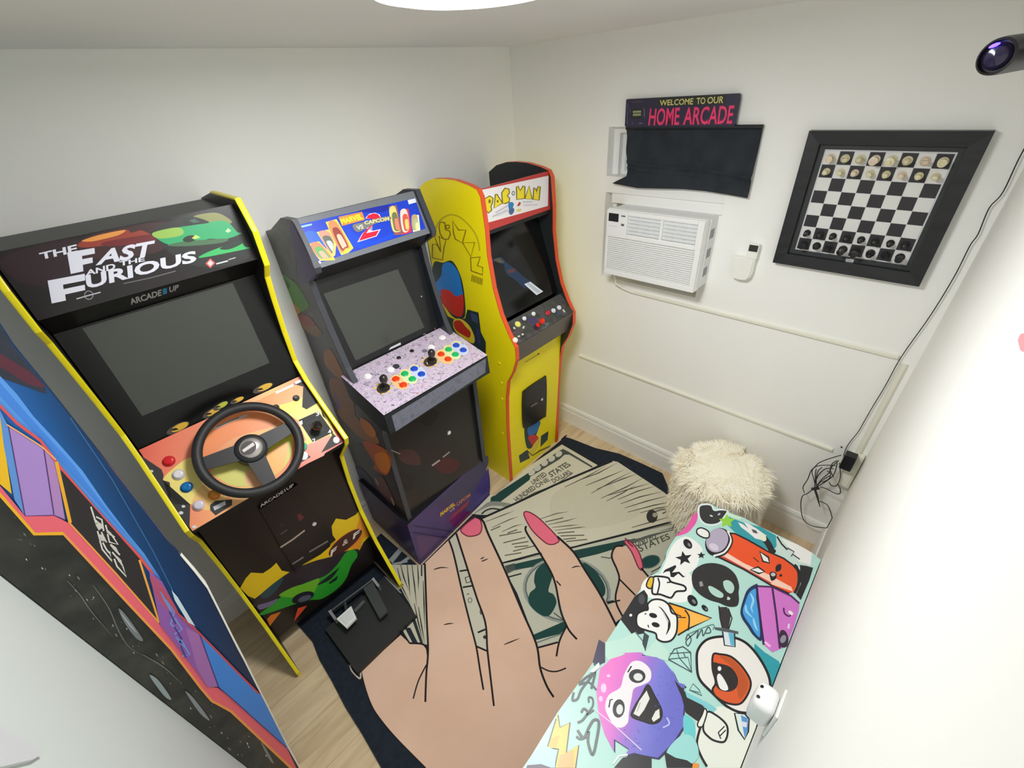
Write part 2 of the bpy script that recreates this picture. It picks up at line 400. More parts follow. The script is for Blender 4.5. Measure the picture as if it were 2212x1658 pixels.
ar.fill(A_(1250, 380, 1360, 352, 1560, 335, 1700, 330, 1650, 360, 1400, 385), c_(70, 110, 76), True)
ar.fill(A_(1360, 180, 1440, 165, 1560, 205, 1480, 222, 1390, 225), c_(24, 30, 30), True)
ar.fill(A_(1410, 195, 1450, 180, 1490, 205, 1440, 212), c_(64, 96, 84))
ar.ell(*A_(1415, 330)[0], 15, 7, c_(28, 44, 34), -0.2)
ar.fill(A_(1430, 325, 1460, 300, 1495, 320, 1450, 335), c_(190, 220, 110))
ar.fill(A_(1680, 275, 1700, 250, 1725, 270, 1700, 285), c_(190, 235, 170))
ar.fill(A_(1480, 470, 1560, 425, 1770, 355, 1830, 390, 1860, 400, 1720, 430, 1560, 462), c_(58, 182, 100), True)
ar.fill(A_(1640, 400, 1760, 345, 1810, 345, 1790, 375, 1700, 410), c_(30, 52, 44), True)
W_ = c_(226, 226, 240)
def q4(f, bl, br, tr, tl): return [f(*v)[0] for v in (bl, br, tr, tl)]
ar.text('THE', *q4(A_, (303, 487), (580, 428), (572, 370), (290, 437)), W_, 0.03)
ar.fill(A_(500, 432, 705, 398, 708, 440, 612, 458, 614, 482, 690, 468, 692, 508, 618, 524, 622, 572, 528, 592), W_)
ar.text('AST', *q4(A_, (712, 530), (1136, 455), (1156, 340), (760, 412)), W_, 0.035)
ar.text('AND', *q4(A_, (640, 606), (862, 556), (858, 510), (640, 566)), W_, 0.03)
ar.text('THE', *q4(A_, (892, 535), (1080, 496), (1078, 462), (890, 500)), W_, 0.03)
ar.fill(A_(355, 642, 632, 590, 636, 640, 470, 672, 474, 705, 632, 672, 636, 712, 486, 745, 492, 790, 386, 812), W_)
ar.text('URIOUS', *q4(A_, (648, 706), (1466, 500), (1462, 415), (636, 602)), W_, 0.035)
ar.line(A_(920, 664, 1120, 622, 1310, 570), 2.2, c_(110, 108, 112))
ar.line(A_(570, 778, 660, 752, 750, 728), 2.6, c_(190, 190, 196)); ar.ell(*A_(662, 750)[0], 9, 9, None, ow=1.6, om=c_(160, 160, 168))
ar.fill(A_(1530, 515, 1568, 475, 1606, 510, 1568, 550), c_(208, 90, 92)); ar.fill(A_(1545, 513, 1568, 488, 1592, 511, 1568, 536), c_(226, 206, 206))
ar.line(A_(1612, 517, 1700, 494), 3, c_(210, 210, 214)); ar.line(A_(1704, 486, 1756, 470), 2.2, c_(180, 180, 188))
mb.build('marquee', fnf)
# screen board with switched-off screen
mb, p0, n = slab((0.268, 1.612), (0.292, 1.200), a, b, 0.012, c_(16, 16, 18, 0.3))
ar = Art(mb, p0, n)
B_ = crop(250, 780, 3.383)
sm_, s0, sn_ = slab((0.366, 1.682), (0.268, 1.613), a, b, 0.008, c_(18, 18, 20, 0.3))
as_ = Art(sm_, s0, sn_)
as_.text('ARCADE', *q4(A_, (977, 822), (1205, 752), (1205, 705), (962, 778)), c_(205, 205, 206), 0.03)
as_.text('1', *q4(A_, (1214, 746), (1246, 736), (1244, 694), (1212, 702)), c_(60, 160, 214), 0.03)
as_.text('UP', *q4(A_, (1262, 730), (1328, 712), (1336, 668), (1262, 688)), c_(190, 192, 198), 0.03)
ar.fill(B_(385, 430, 450, 300, 560, 225, 720, 185, 860, 175, 960, 190, 1010, 225, 985, 300, 700, 380, 560, 420), c_(6, 6, 8, 0.3), True)
for (x, y, w, h, rt), cc in (((455, 487, 106, 42, -0.46), (232, 186, 66)), ((700, 375, 84, 36, -0.52), (236, 190, 78)), ((765, 325, 70, 30, -0.5), (198, 206, 74)), ((885, 285, 62, 26, -0.42), (240, 190, 70)), ((1075, 195, 92, 36, -0.42), (234, 190, 76))):
    w *= .86; h *= .72; X, Y = B_(x, y)[0]; ar.ell(X, Y, w / 3.383, h / 3.383, c_(90, 84, 78), rt)
    ar.ell(X + 4, Y - 2, w / 3.383 * .74, h / 3.383 * .78, c_(*cc), rt); ar.fill([(X - w * .2, Y + h * .12), (X - w * .05, Y - h * .02), (X + w * .02, Y + h * .1), (X - w * .12, Y + h * .2)], c_(40, 38, 42))
bez = mb.build('screen_board', fnf)
ms = MB(); s = Art(ms, p0, n, 0.0015); s.fill([(177, 708), (502, 610), (582, 783), (307, 898)], M_screen); ms.build('screen', bez)
sm_.build('logo_strip', fnf)
# control panel
mb, p0, n = slab((0.297, 1.214), (0.5125, 0.999), a, b, 0.014, grad_mat('sunburst_print', at_plane(300, 965, Vector((2, .3, 1.21)), Vector((0, .7, .7))), at_plane(700, 1000, Vector((2, .3, 1.21)), Vector((0, .7, .7))), ((0.0, (236, 104, 88)), (0.35, (244, 150, 110)), (0.6, (246, 190, 120)), (0.8, (240, 120, 84)), (1.0, (226, 84, 70)))), M_black)
ar = Art(mb, p0, n)
DG = c_(50, 48, 49, .6)
ar.fill(B_(400, 800, 560, 700, 640, 850, 760, 930, 700, 1010, 545, 1045, 405, 1042, 395, 890, 345, 870), c_(242, 222, 128), True)
ar.fill(B_(640, 900, 800, 950, 760, 1080, 560, 1060), c_(244, 196, 120), True)
ar.fill(B_(700, 430, 960, 350, 1180, 420, 1130, 480, 860, 560, 640, 720, 620, 600), c_(244, 146, 92), True)
ar.fill(B_(1080, 560, 1270, 520, 1280, 690, 1160, 830, 1060, 720), c_(206, 204, 66), True)
ar.fill(B_(1150, 640, 1260, 600, 1230, 760, 1150, 820, 1080, 730), c_(246, 176, 88), True)
ar.fill(B_(700, 800, 850, 700, 1010, 760, 1060, 890, 860, 910, 730, 840), c_(212, 206, 110), True)
ar.fill(B_(960, 800, 1060, 780, 1070, 890, 960, 900), c_(240, 178, 128), True)
ar.fill(B_(1000, 310, 1300, 170, 1372, 182, 1362, 330, 1180, 340, 1100, 330), c_(247, 152, 80), True)
ar.fill(B_(1160, 330, 1270, 300, 1365, 262, 1362, 335, 1395, 352, 1500, 288, 1560, 420, 1590, 500, 1620, 560, 1330, 640, 1390, 575, 1330, 430), c_(248, 212, 50))
ar.fill(B_(1300, 700, 1330, 640, 1560, 540, 1590, 560, 1520, 690, 1290, 800), c_(238, 112, 84))
ar.fill(B_(160, 672, 335, 790, 350, 830, 345, 868, 395, 885, 405, 1045, 545, 1045, 540, 1200, 556, 1245), DG)
ar.fill(B_(1300, 168, 1390, 114, 1500, 350, 1540, 425, 1510, 400, 1496, 292, 1394, 352, 1362, 335, 1370, 185), DG)
ar.fill(B_(1560, 500, 1655, 590, 1500, 670, 1580, 540), DG); ar.fill(B_(1340, 640, 1380, 655, 1425, 700, 1345, 745, 1330, 700), DG)
ar.fill(B_(690, 1050, 730, 1018, 850, 1010, 850, 1050, 730, 1125, 690, 1085), DG)
ar.fill(B_(712, 1062, 800, 1020, 806, 1048, 722, 1090), c_(198, 200, 206))
ar.line(B_(1170, 232, 1300, 172), 5, c_(235, 225, 220)); ar.line(B_(1310, 160, 1356, 140), 6, c_(230, 225, 228))
ar.line(B_(720, 495, 830, 440, 960, 395), 5, c_(200, 192, 186)); ar.line(B_(740, 480, 900, 410), 1.6, c_(90, 80, 80))
for x, y, w in ((262, 803, 4), (478, 1107, 5), (495, 1060, 4), (1430, 220, 2.5), (575, 1210, 5)): ar.ell(*B_(x, y)[0], w, w * 0.7, c_(216, 218, 222))
ar.ell(*B_(1375, 690)[0], 9, 9, c_(206, 212, 210)); ar.ell(*B_(1612, 575)[0], 7, 7, c_(226, 190, 198))
# gear gate plate and its numbers
ar.fill(B_(1335, 430, 1480, 365, 1590, 520, 1440, 592), c_(20, 20, 23, .6)); ar.fill(B_(1385, 452, 1470, 412, 1530, 505, 1440, 548), c_(34, 34, 37, .6)); ar.fill(B_(1402, 462, 1460, 434, 1508, 502, 1446, 532), c_(10, 10, 12, .6))
for t, x, y in (('1', 1352, 452), ('3', 1475, 385), ('2', 1448, 580), ('4', 1562, 515)):
    ar.text(t, *q4(B_, (x - 10, y + 18), (x + 14, y + 8), (x + 10, y - 20), (x - 14, y - 10)), c_(206, 206, 208), 0.02)
cp = mb.build('control_panel', fnf)
def onpan(px, py): return at_plane(px, py, p0, n)
for (x, y), cc, ring, lb in ((B_(390, 730)[0], (214, 28, 36), (200, 40, 44), 'red button'), (B_(460, 828)[0], (226, 222, 224), (205, 200, 204), 'clear button'), (B_(520, 920)[0], (16, 110, 176), (14, 90, 150), 'blue button'), (B_(722, 975)[0], (222, 140, 36), (206, 120, 30), 'orange button'), (B_(608, 1052)[0], (206, 202, 214), (214, 190, 196), 'pale button'), (B_(1362, 625)[0], (20, 170, 130), (16, 140, 110), 'green button')):
    push_button(cp, 'push_button', onpan(x, y), n, 0.0135, 0.012, mat(cc, 0.2), mat(ring, 0.3), lb)
push_button(cp, 'knob', onpan(*B_(1318, 270)[0]), n, 0.0095, 0.010, M_black)
push_button(cp, 'knob', onpan(*B_(1170, 340)[0]), n, 0.0095, 0.012, M_black)
g0 = onpan(*B_(1465, 492)[0])
MB().lathe([(0.005, 0), (0.005, 0.022), (0.012, 0.026), (0.0175, 0.036), (0.018, 0.046), (0.013, 0.057), (0.0001, 0.061)], mat((18, 18, 20), 0.15), g0, n, 20).build('gear_knob', cp)
# steering wheel: rim outline seen at B (545..1340 x 305..990)
wc = at_plane(542, 968, p0 + n * 0.055, n)
u = Vector((-1, 0, 0)); w = n.cross(u).normalized(); 
if w.z < 0: w = -w
rad = ((at_plane(*B_(565, 700)[0], p0 + n * 0.055, n) - at_plane(*B_(1318, 590)[0], p0 + n * 0.055, n)).length) / 2
sw = empty('steering_wheel', wc - fnf.location, None, None); sw.parent = fnf
Mrub = mat((34, 34, 36), 0.55, name='black_rubber', bump=0.05, scale=300)
MB().tube([wc + (u * math.cos(t) + w * math.sin(t)) * rad for t in [2 * PI * i / 64 for i in range(64)]], 0.0155, Mrub, 14, True).build('rim', sw)
def wdir(px, py):
    d = at_plane(px, py, p0 + n * 0.055, n) - wc; return d.normalized()
for sx, sy in (B_(1240, 500)[0], B_(650, 745)[0], B_(1110, 860)[0]):
    d = wdir(sx, sy); t = n.cross(d)
    mb = MB(); q = [wc + d * 0.03 - t * 0.028, wc + d * 0.03 + t * 0.028, wc + d * (rad - 0.012) + t * 0.021, wc + d * (rad - 0.012) - t * 0.021]
    mb.prism([p - n * 0.009 for p in q], n * 0.007, mat((30, 30, 33), 0.5)); mb.build('spoke', sw)
MB().lathe([(0.050, -0.05), (0.052, -0.012), (0.048, 0.0), (0.040, 0.006)], mat((36, 37, 40), 0.45), wc, n, 32).build('hub', sw)
hb = MB(); hb.lathe([(0.034, 0.004), (0.034, 0.010), (0.030, 0.013), (0.0001, 0.0135)], mat((176, 172, 168), 0.25, 0.6), wc, n, 32)
ha = Art(hb, wc + n * 0.0137, n)
hx, hy = B_(970, 632)[0]; ha.ell(hx, hy, 18, 14, c_(52, 34, 36), -0.5); ha.fill([(hx - 14, hy + 5), (hx + 10, hy - 12), (hx + 14, hy - 6), (hx - 10, hy + 10)], c_(206, 200, 196))
hb.build('hub_badge', sw)['label'] = 'silver round hub badge'
# lower front panel
E_ = crop(400, 1000, 3.454)
mb, p0, n = slab((0.349, 0.985), (0.347, 0.09), a, b, 0.014, c_(30, 25, 24, 0.3), M_black)
MB().box((b, 0.351, 0.972), (a, 0.494, 0.986), M_black).build('panel_underside', fnf)
ar = Art(mb, p0, n)
YF = c_(236, 200, 26)
ar.fill(E_(850, 770, 1010, 680, 1080, 620, 1100, 540, 1092, 470, 1125, 412, 1200, 422, 1270, 385, 1318, 330, 1345, 400, 1392, 525, 1330, 590, 1300, 650, 1230, 660, 1000, 720), YF)
ar.fill(E_(1300, 410, 1345, 420, 1390, 525, 1330, 560, 1300, 640, 1240, 655, 1260, 560), c_(240, 158, 40), True)
ar.fill(E_(410, 930, 450, 860, 490, 815, 580, 820, 640, 780, 680, 742, 720, 800, 780, 812, 700, 870, 600, 950, 520, 1010, 470, 990), YF)
X, Y = E_(1195, 592)[0]; ar.ell(X, Y, 45.5, 15.5, c_(232, 120, 40), -0.667, ow=0); ar.ell(X, Y, 44, 14, c_(74, 40, 30), -0.667)
ar.text('F', *q4(E_, (1082, 702), (1118, 668), (1134, 615), (1088, 650)), c_(232, 228, 222), 0.04)
ar.text('&', *q4(E_, (1170, 622), (1216, 592), (1216, 552), (1178, 580)), c_(206, 200, 196), 0.02)
ar.text('F', *q4(E_, (1250, 570), (1288, 540), (1310, 488), (1256, 525)), c_(232, 228, 222), 0.04)
ar.fill(E_(500, 1060, 560, 980, 680, 880, 800, 800, 960, 730, 1080, 700, 1180, 660, 1290, 640, 1275, 690, 1150, 800, 900, 900, 720, 990, 560, 1060), c_(46, 38, 46), True)
ar.fill(E_(555, 1120, 640, 1060, 760, 960, 900, 890, 1040, 840, 1130, 760, 1200, 665, 1260, 645, 1285, 690, 1240, 760, 1200, 860, 1130, 940, 1020, 1010, 930, 1020, 820, 1050, 700, 1090, 580, 1130), c_(44, 160, 44), True)
ar.fill(E_(700, 985, 800, 925, 900, 895, 1000, 860, 960, 960, 900, 985, 800, 1000), c_(112, 186, 40), True)
ar.fill(E_(985, 905, 1060, 845, 1130, 790, 1150, 775, 1100, 850, 1040, 890), c_(24, 40, 36), True)
ar.fill(E_(1070, 890, 1140, 835, 1130, 870, 1080, 900), c_(24, 40, 30))
ar.ell(*E_(878, 1000)[0], 25, 11, c_(30, 34, 44), -0.35); ar.ell(*E_(890, 1008)[0], 15, 6, c_(90, 96, 112), -0.35)
ar.fill(E_(540, 1060, 620, 1035, 690, 1010, 640, 1060, 560, 1090), c_(120, 110, 150), True)
ar.fill(E_(560, 990, 640, 910, 730, 850, 700, 920, 620, 1000), c_(40, 74, 84), True)
ar.fill(E_(610, 1160, 640, 1130, 715, 1105, 630, 1215), c_(238, 128, 30)); ar.fill(E_(840, 1080, 910, 1060, 810, 1180), c_(232, 84, 44))
lp = mb.build('lower_panel', fnf)
mb = MB(); q = [at_plane(x, y, p0 + n * 0.001, n) for x, y in E_(545, 335, 830, 150, 1115, 560, 810, 790)]
mb.prism(q, n * 0.012, c_(18, 18, 20, 0.3), c_(26, 26, 28))
ar = Art(mb, p0 + n * 0.013, n)
ar.text('ARCADE1UP', *q4(E_, (562, 332), (812, 170), (806, 150), (555, 312)), c_(206, 206, 206), 0.03)
ar.line(E_(710, 628, 800, 570, 892, 500), 3.4, c_(176, 160, 150)); ar.line(E_(800, 752, 882, 700), 3.2, c_(120, 120, 120)); ar.line(E_(925, 662, 1065, 580), 3.2, c_(120, 118, 116)); ar.line(E_(710, 530, 762, 495), 2.4, c_(84, 84, 86))
ar.fill(E_(835, 385, 855, 372, 890, 405, 850, 435), c_(96, 40, 48)); ar.fill(E_(700, 455, 730, 440, 740, 470, 712, 482), c_(44, 36, 40))
cdoor = mb.build('coin_door', lp)
push_button(cdoor, 'coin_lock', at_plane(*E_(962, 452)[0], p0 + n * 0.0132, n), n, 0.0085, 0.006, mat((216, 206, 204), 0.3), M_steel)
# pedal box on the rug in front
ped = empty('pedal_unit', at_z(800, 1345, 0.01), 'black foot pedal box with a white accelerator and a dark brake on the hand rug', 'pedals')
K_ = crop(680, 1220, 6.633)
Z0 = 0.0105
base = [at_z(x, y, 0.035) for x, y in K_(150, 920, 600, 1540, 1450, 715, 1000, 165)]
mb = MB(); mb.prism([p for p in base], (0, 0, -(0.035 - Z0)), c_(40, 41, 43, 0.5), c_(26, 26, 28, 0.5)); pb = mb.build('base_plate', ped)
e1 = (base[3] - base[0]).normalized(); e2 = (base[1] - base[0]).normalized(); UPZ = Vector((0, 0, 1))
def kz(px, py, z=0.0355): return at_z(*K_(px, py)[0], z)
r0, r1 = kz(250, 720), kz(860, 260)
mb = MB(); mb.tube([r0 + UPZ * 0.035, r1 + UPZ * 0.035], 0.008, c_(46, 47, 50, 0.4), 10); mb.build('pivot_bar', ped)
for q in (r0, r1):
    mb = MB(); d = e2 * 0.055; mb.prism([q - e1 * 0.006, q - e1 * 0.006 + d, q - e1 * 0.006 + d * 0.8 + UPZ * 0.02, q - e1 * 0.006 + UPZ * 0.046], e1 * 0.012, c_(86, 88, 92, 0.4)); mb.build('pivot_bracket', ped)
acc = [kz(*v, 0.09) for v in ((310, 770), (520, 585), (596, 755), (455, 900))]
ctr = sum(acc, Vector()) / 4
mb = MB(); mb.prism(acc, Vector((0, 0, -0.012)), c_(236, 237, 238, 0.35)); mb.prism([ctr + (v - ctr) * 0.7 + UPZ * 0.0003 for v in acc], UPZ * 0.002, c_(226, 227, 229, 0.4)); mb.build('accelerator_pedal', ped)['label'] = 'white accelerator pedal'
mb = MB(); mb.tube([r0.lerp(r1, 0.32) + UPZ * 0.035, ctr - UPZ * 0.014], 0.007, c_(60, 62, 64), 8); mb.build('pedal_arm', ped)
brk = [kz(*v, 0.075) for v in ((690, 330), (830, 235), (1045, 660), (930, 765))]
mb = MB(); mb.prism(brk, Vector((0, 0, -0.012)), c_(62, 66, 68, 0.45)); mb.build('brake_pedal', ped)
mb = MB(); mb.prism([kz(560, 640, .05), kz(690, 500, .05), kz(720, 520, .05), kz(580, 670, .05)], (0, 0, -0.01), c_(90, 92, 96)); mb.build('linkage', ped)
# ---------------- fighting-game cabinet
mvc = empty('fighting_arcade_cabinet', (1.16, 0.25, 0), 'black two-player arcade cabinet with a blue marquee, speckled lilac joystick deck and purple riser', 'arcade machine', 'upright arcade machines along the left wall')
xl, xr = 1.429, 0.892
prof = [(0.02, 0.336), (0.02, 1.665), (0.06, 1.69), (0.20, 1.748), (0.285, 1.752), (0.352, 1.597), (0.345, 1.575), (0.256, 1.528), (0.262, 1.45), (0.288, 1.32), (0.325, 1.175), (0.36, 1.10), (0.50, 1.02), (0.50, 0.95), (0.478, 0.90), (0.468, 0.336)]
M_art = noise_mat('dark_comic_print', ((0.25, (26, 26, 30)), (0.40, (44, 40, 48)), (0.50, (66, 52, 44)), (0.58, (52, 40, 66)), (0.68, (86, 66, 44)), (0.8, (40, 44, 40))), 9.0, 0.3, 5, dist=0.8)
M_tm = mat((62, 64, 72), 0.4, name='dark_grey_moulding')
H_ = crop(560, 780, 3.604); Fm = crop(540, 400, 4.145); Vm = crop(550, 480, 2.591)
sp = MB(); sp.prism([(xl, y, z) for y, z in prof], (-0.02, 0, 0), M_art, M_black, M_black)
ar = Art(sp, (xl, 0, 0), (1, 0, 0))
ar.fill(Vm(25, 60, 205, 5, 235, 60, 230, 200, 240, 330, 130, 280, 75, 220), noise_mat('grey_print', ((0.3, (60, 58, 64)), (0.5, (92, 96, 84)), (0.7, (70, 74, 60))), 10, 0.35))
ar.fill(Vm(195, 20, 225, 10, 340, 270, 310, 330, 260, 330, 235, 200), c_(97, 77, 136), True)
ar.fill(Vm(100, 290, 140, 285, 230, 340, 290, 430, 305, 470, 250, 500, 190, 430, 150, 420), c_(97, 166, 56), True)
ar.fill(Vm(110, 300, 150, 300, 200, 350, 170, 380), c_(74, 125, 50), True)
ar.fill(Vm(160, 435, 210, 450, 255, 490, 240, 515, 180, 480), c_(224, 155, 67), True)
ar.fill(Vm(240, 520, 300, 540, 375, 610, 350, 640, 270, 590), c_(164, 121, 77), True); ar.fill(Vm(250, 520, 310, 530, 340, 580, 280, 570), c_(175, 77, 71), True)
ar.fill(Vm(255, 730, 310, 720, 340, 790, 330, 850, 280, 800), c_(67, 121, 62), True)
ar.fill(Vm(390, 725, 430, 715, 470, 790, 500, 860, 470, 870, 400, 800), c_(209, 136, 74), True)
ar.fill(Vm(420, 880, 510, 890, 560, 1030, 540, 1100, 450, 1000), c_(179, 116, 74), True)
ar.fill(Vm(440, 930, 470, 1000, 500, 1080, 470, 1060), c_(142, 97, 164), True)
ar.fill(H_(610, 390, 700, 360, 790, 470, 900, 560, 930, 640, 800, 600, 690, 500), c_(187, 121, 71), True)
ar.fill(H_(790, 440, 860, 480, 910, 560, 870, 590, 800, 510), c_(239, 142, 67), True)
ar.fill(H_(810, 620, 900, 640, 1000, 700, 1030, 780, 1000, 880, 930, 860, 850, 790, 830, 700), c_(224, 104, 47), True)
ar.fill(H_(900, 730, 980, 710, 1028, 790, 990, 870, 930, 830), c_(255, 146, 35), True)
ar.fill(H_(740, 660, 800, 650, 900, 800, 840, 820, 770, 760), c_(89, 82, 82), True)
ar.fill(H_(900, 930, 960, 900, 1020, 1010, 1060, 1110, 990, 1080, 930, 1000), c_(134, 82, 74), True)
ar.fill(H_(750, 830, 830, 860, 960, 1040, 1060, 1150, 900, 1100, 800, 960), c_(59, 59, 97), True)
ar.fill(H_(740, 880, 800, 960, 880, 1110, 780, 1000), c_(56, 77, 52), True)
for s_ in (H_(905, 910, 930, 960), H_(1030, 1060, 1050, 1120), H_(1030, 690, 1100, 720)): ar.line(s_, 2, c_(224, 209, 202))
o = sp.build('side_panel', mvc)
def moulding(o, P, x, th, m, out=1):
    tb = MB(); tb.add([v for y, z in P for v in ((x + .0015 * out, y, z), (x + .0015 * out, y + .004, z + .001), (x - (th + .0015) * out, y + .004, z + .001), (x - (th + .0015) * out, y, z))], [(i * 4 + k, i * 4 + k + 1, i * 4 + k + 5, i * 4 + k + 4) for i in range(len(P) - 1) for k in range(3)], m); tb.build('edge_moulding', o)
moulding(o, prof[3:], xl, 0.02, M_tm)
o = MB().prism([(xr, y, z) for y, z in prof], (0.02, 0, 0), M_art, M_black, c_(30, 36, 44)).build('side_panel', mvc)
moulding(o, prof[3:], xr, 0.02, M_tm, -1)
a, b = xl - 0.0205, xr + 0.0205
MB().box((b, 0.021, 0.34), (a, 0.035, 1.66), M_black).build('back_panel', mvc)
mb, p0, n = slab((0.036, 1.662), (0.262, 1.735), a, b, 0.012, c_(48, 48, 54)); mb.build('top_panel', mvc)
# marquee
Q_ = crop(640, 420, 7.6276)
mb, p0, n = slab((0.274, 1.748), (0.338, 1.588), a, b, 0.012, c_(112, 116, 124))
ar = Art(mb, p0, n)
BL = c_(22, 62, 200)
ar.fill(Q_(15, 500, 1950, 60, 2130, 560, 300, 1150), BL)
ar.fill(Q_(120, 640, 330, 620, 480, 900, 330, 1040, 200, 820), c_(30, 96, 214), True); ar.fill(Q_(830, 560, 1040, 700, 1300, 760, 1560, 640, 1570, 720, 1000, 880), c_(16, 72, 226), True); ar.fill(Q_(1000, 280, 1500, 170, 1520, 240, 1380, 290), c_(18, 40, 160), True)
for P, cs in ((Q_(195, 815, 370, 770, 600, 1000, 640, 1080, 390, 1090), ((246, 214, 80), (244, 130, 90), (90, 170, 90), (236, 170, 150))), (Q_(335, 620, 530, 575, 660, 770, 640, 1000, 590, 1030), ((236, 214, 96), (232, 150, 130), (96, 104, 96), (196, 200, 206))), (Q_(480, 455, 660, 405, 940, 880, 860, 960, 740, 1000), ((240, 220, 80), (232, 140, 90), (150, 60, 50), (220, 190, 170))),
              (Q_(1520, 200, 1650, 170, 1740, 560, 1760, 660, 1620, 670, 1560, 520), ((150, 90, 90), (226, 210, 120), (110, 120, 80), (238, 130, 110))), (Q_(1705, 265, 1845, 235, 1900, 620, 1760, 660), ((222, 52, 66), (236, 214, 200), (214, 90, 70), (236, 200, 120))), (Q_(1900, 350, 2015, 335, 2040, 590, 1920, 620), ((238, 234, 190), (190, 160, 120), (170, 190, 140), (232, 220, 160)))):
    ar.fill(P, c_(*cs[0])); gx = sum(p[0] for p in P) / len(P); gy = sum(p[1] for p in P) / len(P)
    for k, cc in enumerate(cs[1:]):                       # plain colour patches stand in for the printed pictures
        ar.fill([(gx + (p[0] - gx) * (0.75 - 0.2 * k) + (k - 1) * 2.5, gy + (p[1] - gy) * (0.8 - 0.22 * k) + (k - 1) * 4 + 2) for p in P], c_(*cc), True)
ar.fill(Q_(690, 370, 1080, 285, 1130, 420, 750, 520), c_(210, 140, 70))
ar.text('MARVEL', *q4(Q_, (748, 490), (1100, 405), (1068, 318), (715, 402)), c_(250, 224, 40), 0.05)
ar.blob(Q_(1000, 790, 1080, 650, 1250, 500, 1330, 460, 1390, 380, 1370, 330, 1290, 300, 1200, 320, 1140, 380, 1140, 400, 1260, 400, 1200, 480, 1150, 560, 1250, 600, 1390, 570, 1320, 690), c_(216, 210, 236), smooth=False)
RD = c_(214, 20, 54)
ar.fill(Q_(1150, 395, 1180, 345, 1270, 310, 1340, 325, 1380, 375, 1330, 440, 1200, 560, 1150, 640, 1360, 590, 1310, 680, 1030, 765, 1090, 650, 1220, 510, 1290, 430, 1240, 400), RD)
ar.fill(Q_(930, 500, 1080, 460, 1500, 360, 1540, 420, 1300, 480, 1120, 580, 1010, 620, 950, 580), c_(120, 122, 116), True)
ar.text('VS', *q4(Q_, (1000, 590), (1110, 560), (1090, 490), (980, 520)), c_(206, 206, 200), 0.04)
ar.text('CAPCOM', *q4(Q_, (1125, 500), (1530, 430), (1525, 365), (1110, 440)), c_(214, 206, 150), 0.04)
ar.fill(Q_(45, 525, 250, 480, 258, 508, 55, 555), c_(150, 200, 236)); ar.fill(Q_(1830, 95, 1955, 65, 1975, 130, 1850, 165), c_(226, 232, 250)); ar.fill(Q_(275, 1120, 390, 1090, 410, 1130, 300, 1175), c_(226, 230, 236))
mb.build('marquee', mvc)
MB().prism([(a, 0.336, 1.5855), (a, 0.262, 1.524), (a, 0.036, 1.524), (a, 0.036, 1.536), (a, 0.26, 1.536), (a, 0.33, 1.594)], (b - a, 0, 0), c_(18, 18, 20)).build('speaker_shelf', mvc)
mb, p0, n = slab((0.222, 1.523), (0.276, 1.115), a, b, 0.012, c_(30, 31, 33, 0.3))
ar = Art(mb, p0, n, 0.002)
ar.fill(Fm(1240, 1475, 1255, 1450, 1345, 1405, 1350, 1425), c_(206, 208, 212))
bez = mb.build('screen_board', mvc)
ms = MB(); Art(ms, p0, n, 0.0015).fill([(698, 634), (858.5, 581), (916.4, 706.4), (768, 778.8)], M_screen); ms.build('screen', bez)
for px, py in (Fm(735, 1340)[0], Fm(1535, 995)[0]): push_button(bez, 'bezel_screw', at_plane(px, py, p0, n), n, 0.003, 0.003, M_steel)
# joystick deck
G_ = crop(720, 680, 5.922)
Mspk = noise_mat('lilac_speckle_print', ((0.30, (84, 76, 100)), (0.42, (176, 164, 182)), (0.52, (206, 194, 208)), (0.60, (190, 160, 200)), (0.72, (226, 216, 224))), 70, 0.4, 8, dist=1.5)
d0, d1 = (0.285, 1.128), (0.580, 1.066)
mb, p0, n = slab(d0, d1, 1.442, 0.884, 0.006, Mspk, M_black)
ar = Art(mb, p0, n)
for P, cc in (((800, 822, 895, 898), (236, 190, 130)), ((915, 755, 1012, 822), (214, 222, 170)), ((1035, 692, 1128, 760), (196, 206, 230)), ((1378, 505, 1468, 568), (236, 190, 130)), ((1475, 445, 1562, 508), (214, 222, 170)), ((1572, 392, 1662, 452), (196, 206, 230))):
    (xa_, ya_), (xb_, yb_) = G_(*P); ar.ell((xa_ + xb_) / 2, (ya_ + yb_) / 2, 21, 13, c_(*cc), 0.6)
    ar.line([(xa_ - 13, ya_ + 1), (xa_ - 2, ya_ - 9), (xa_ + 14, ya_ - 5)], 2, c_(240, 214, 120))
for gx, gy in ((640, 940), (1240, 600)):
    for k in range(8):
        an = k * PI / 4; ar.fill([(720 + (gx + 118 * math.cos(an + e) * r) / 5.922, 680 + (gy + 78 * math.sin(an + e) * r) / 5.922) for e, r in ((-.2, .8), (0, 1.15), (.2, .8), (0, .6))], c_(222, 196, 90)); 
    ar.ell(720 + gx / 5.922, 680 + gy / 5.922, 15, 10, c_(70, 54, 48), -0.3)
ar.ell(*G_(805, 660)[0], 7.5, 5, c_(60, 58, 70)); ar.ell(*G_(1170, 462)[0], 6, 3.5, c_(120, 110, 130))
rr = random.Random(3)
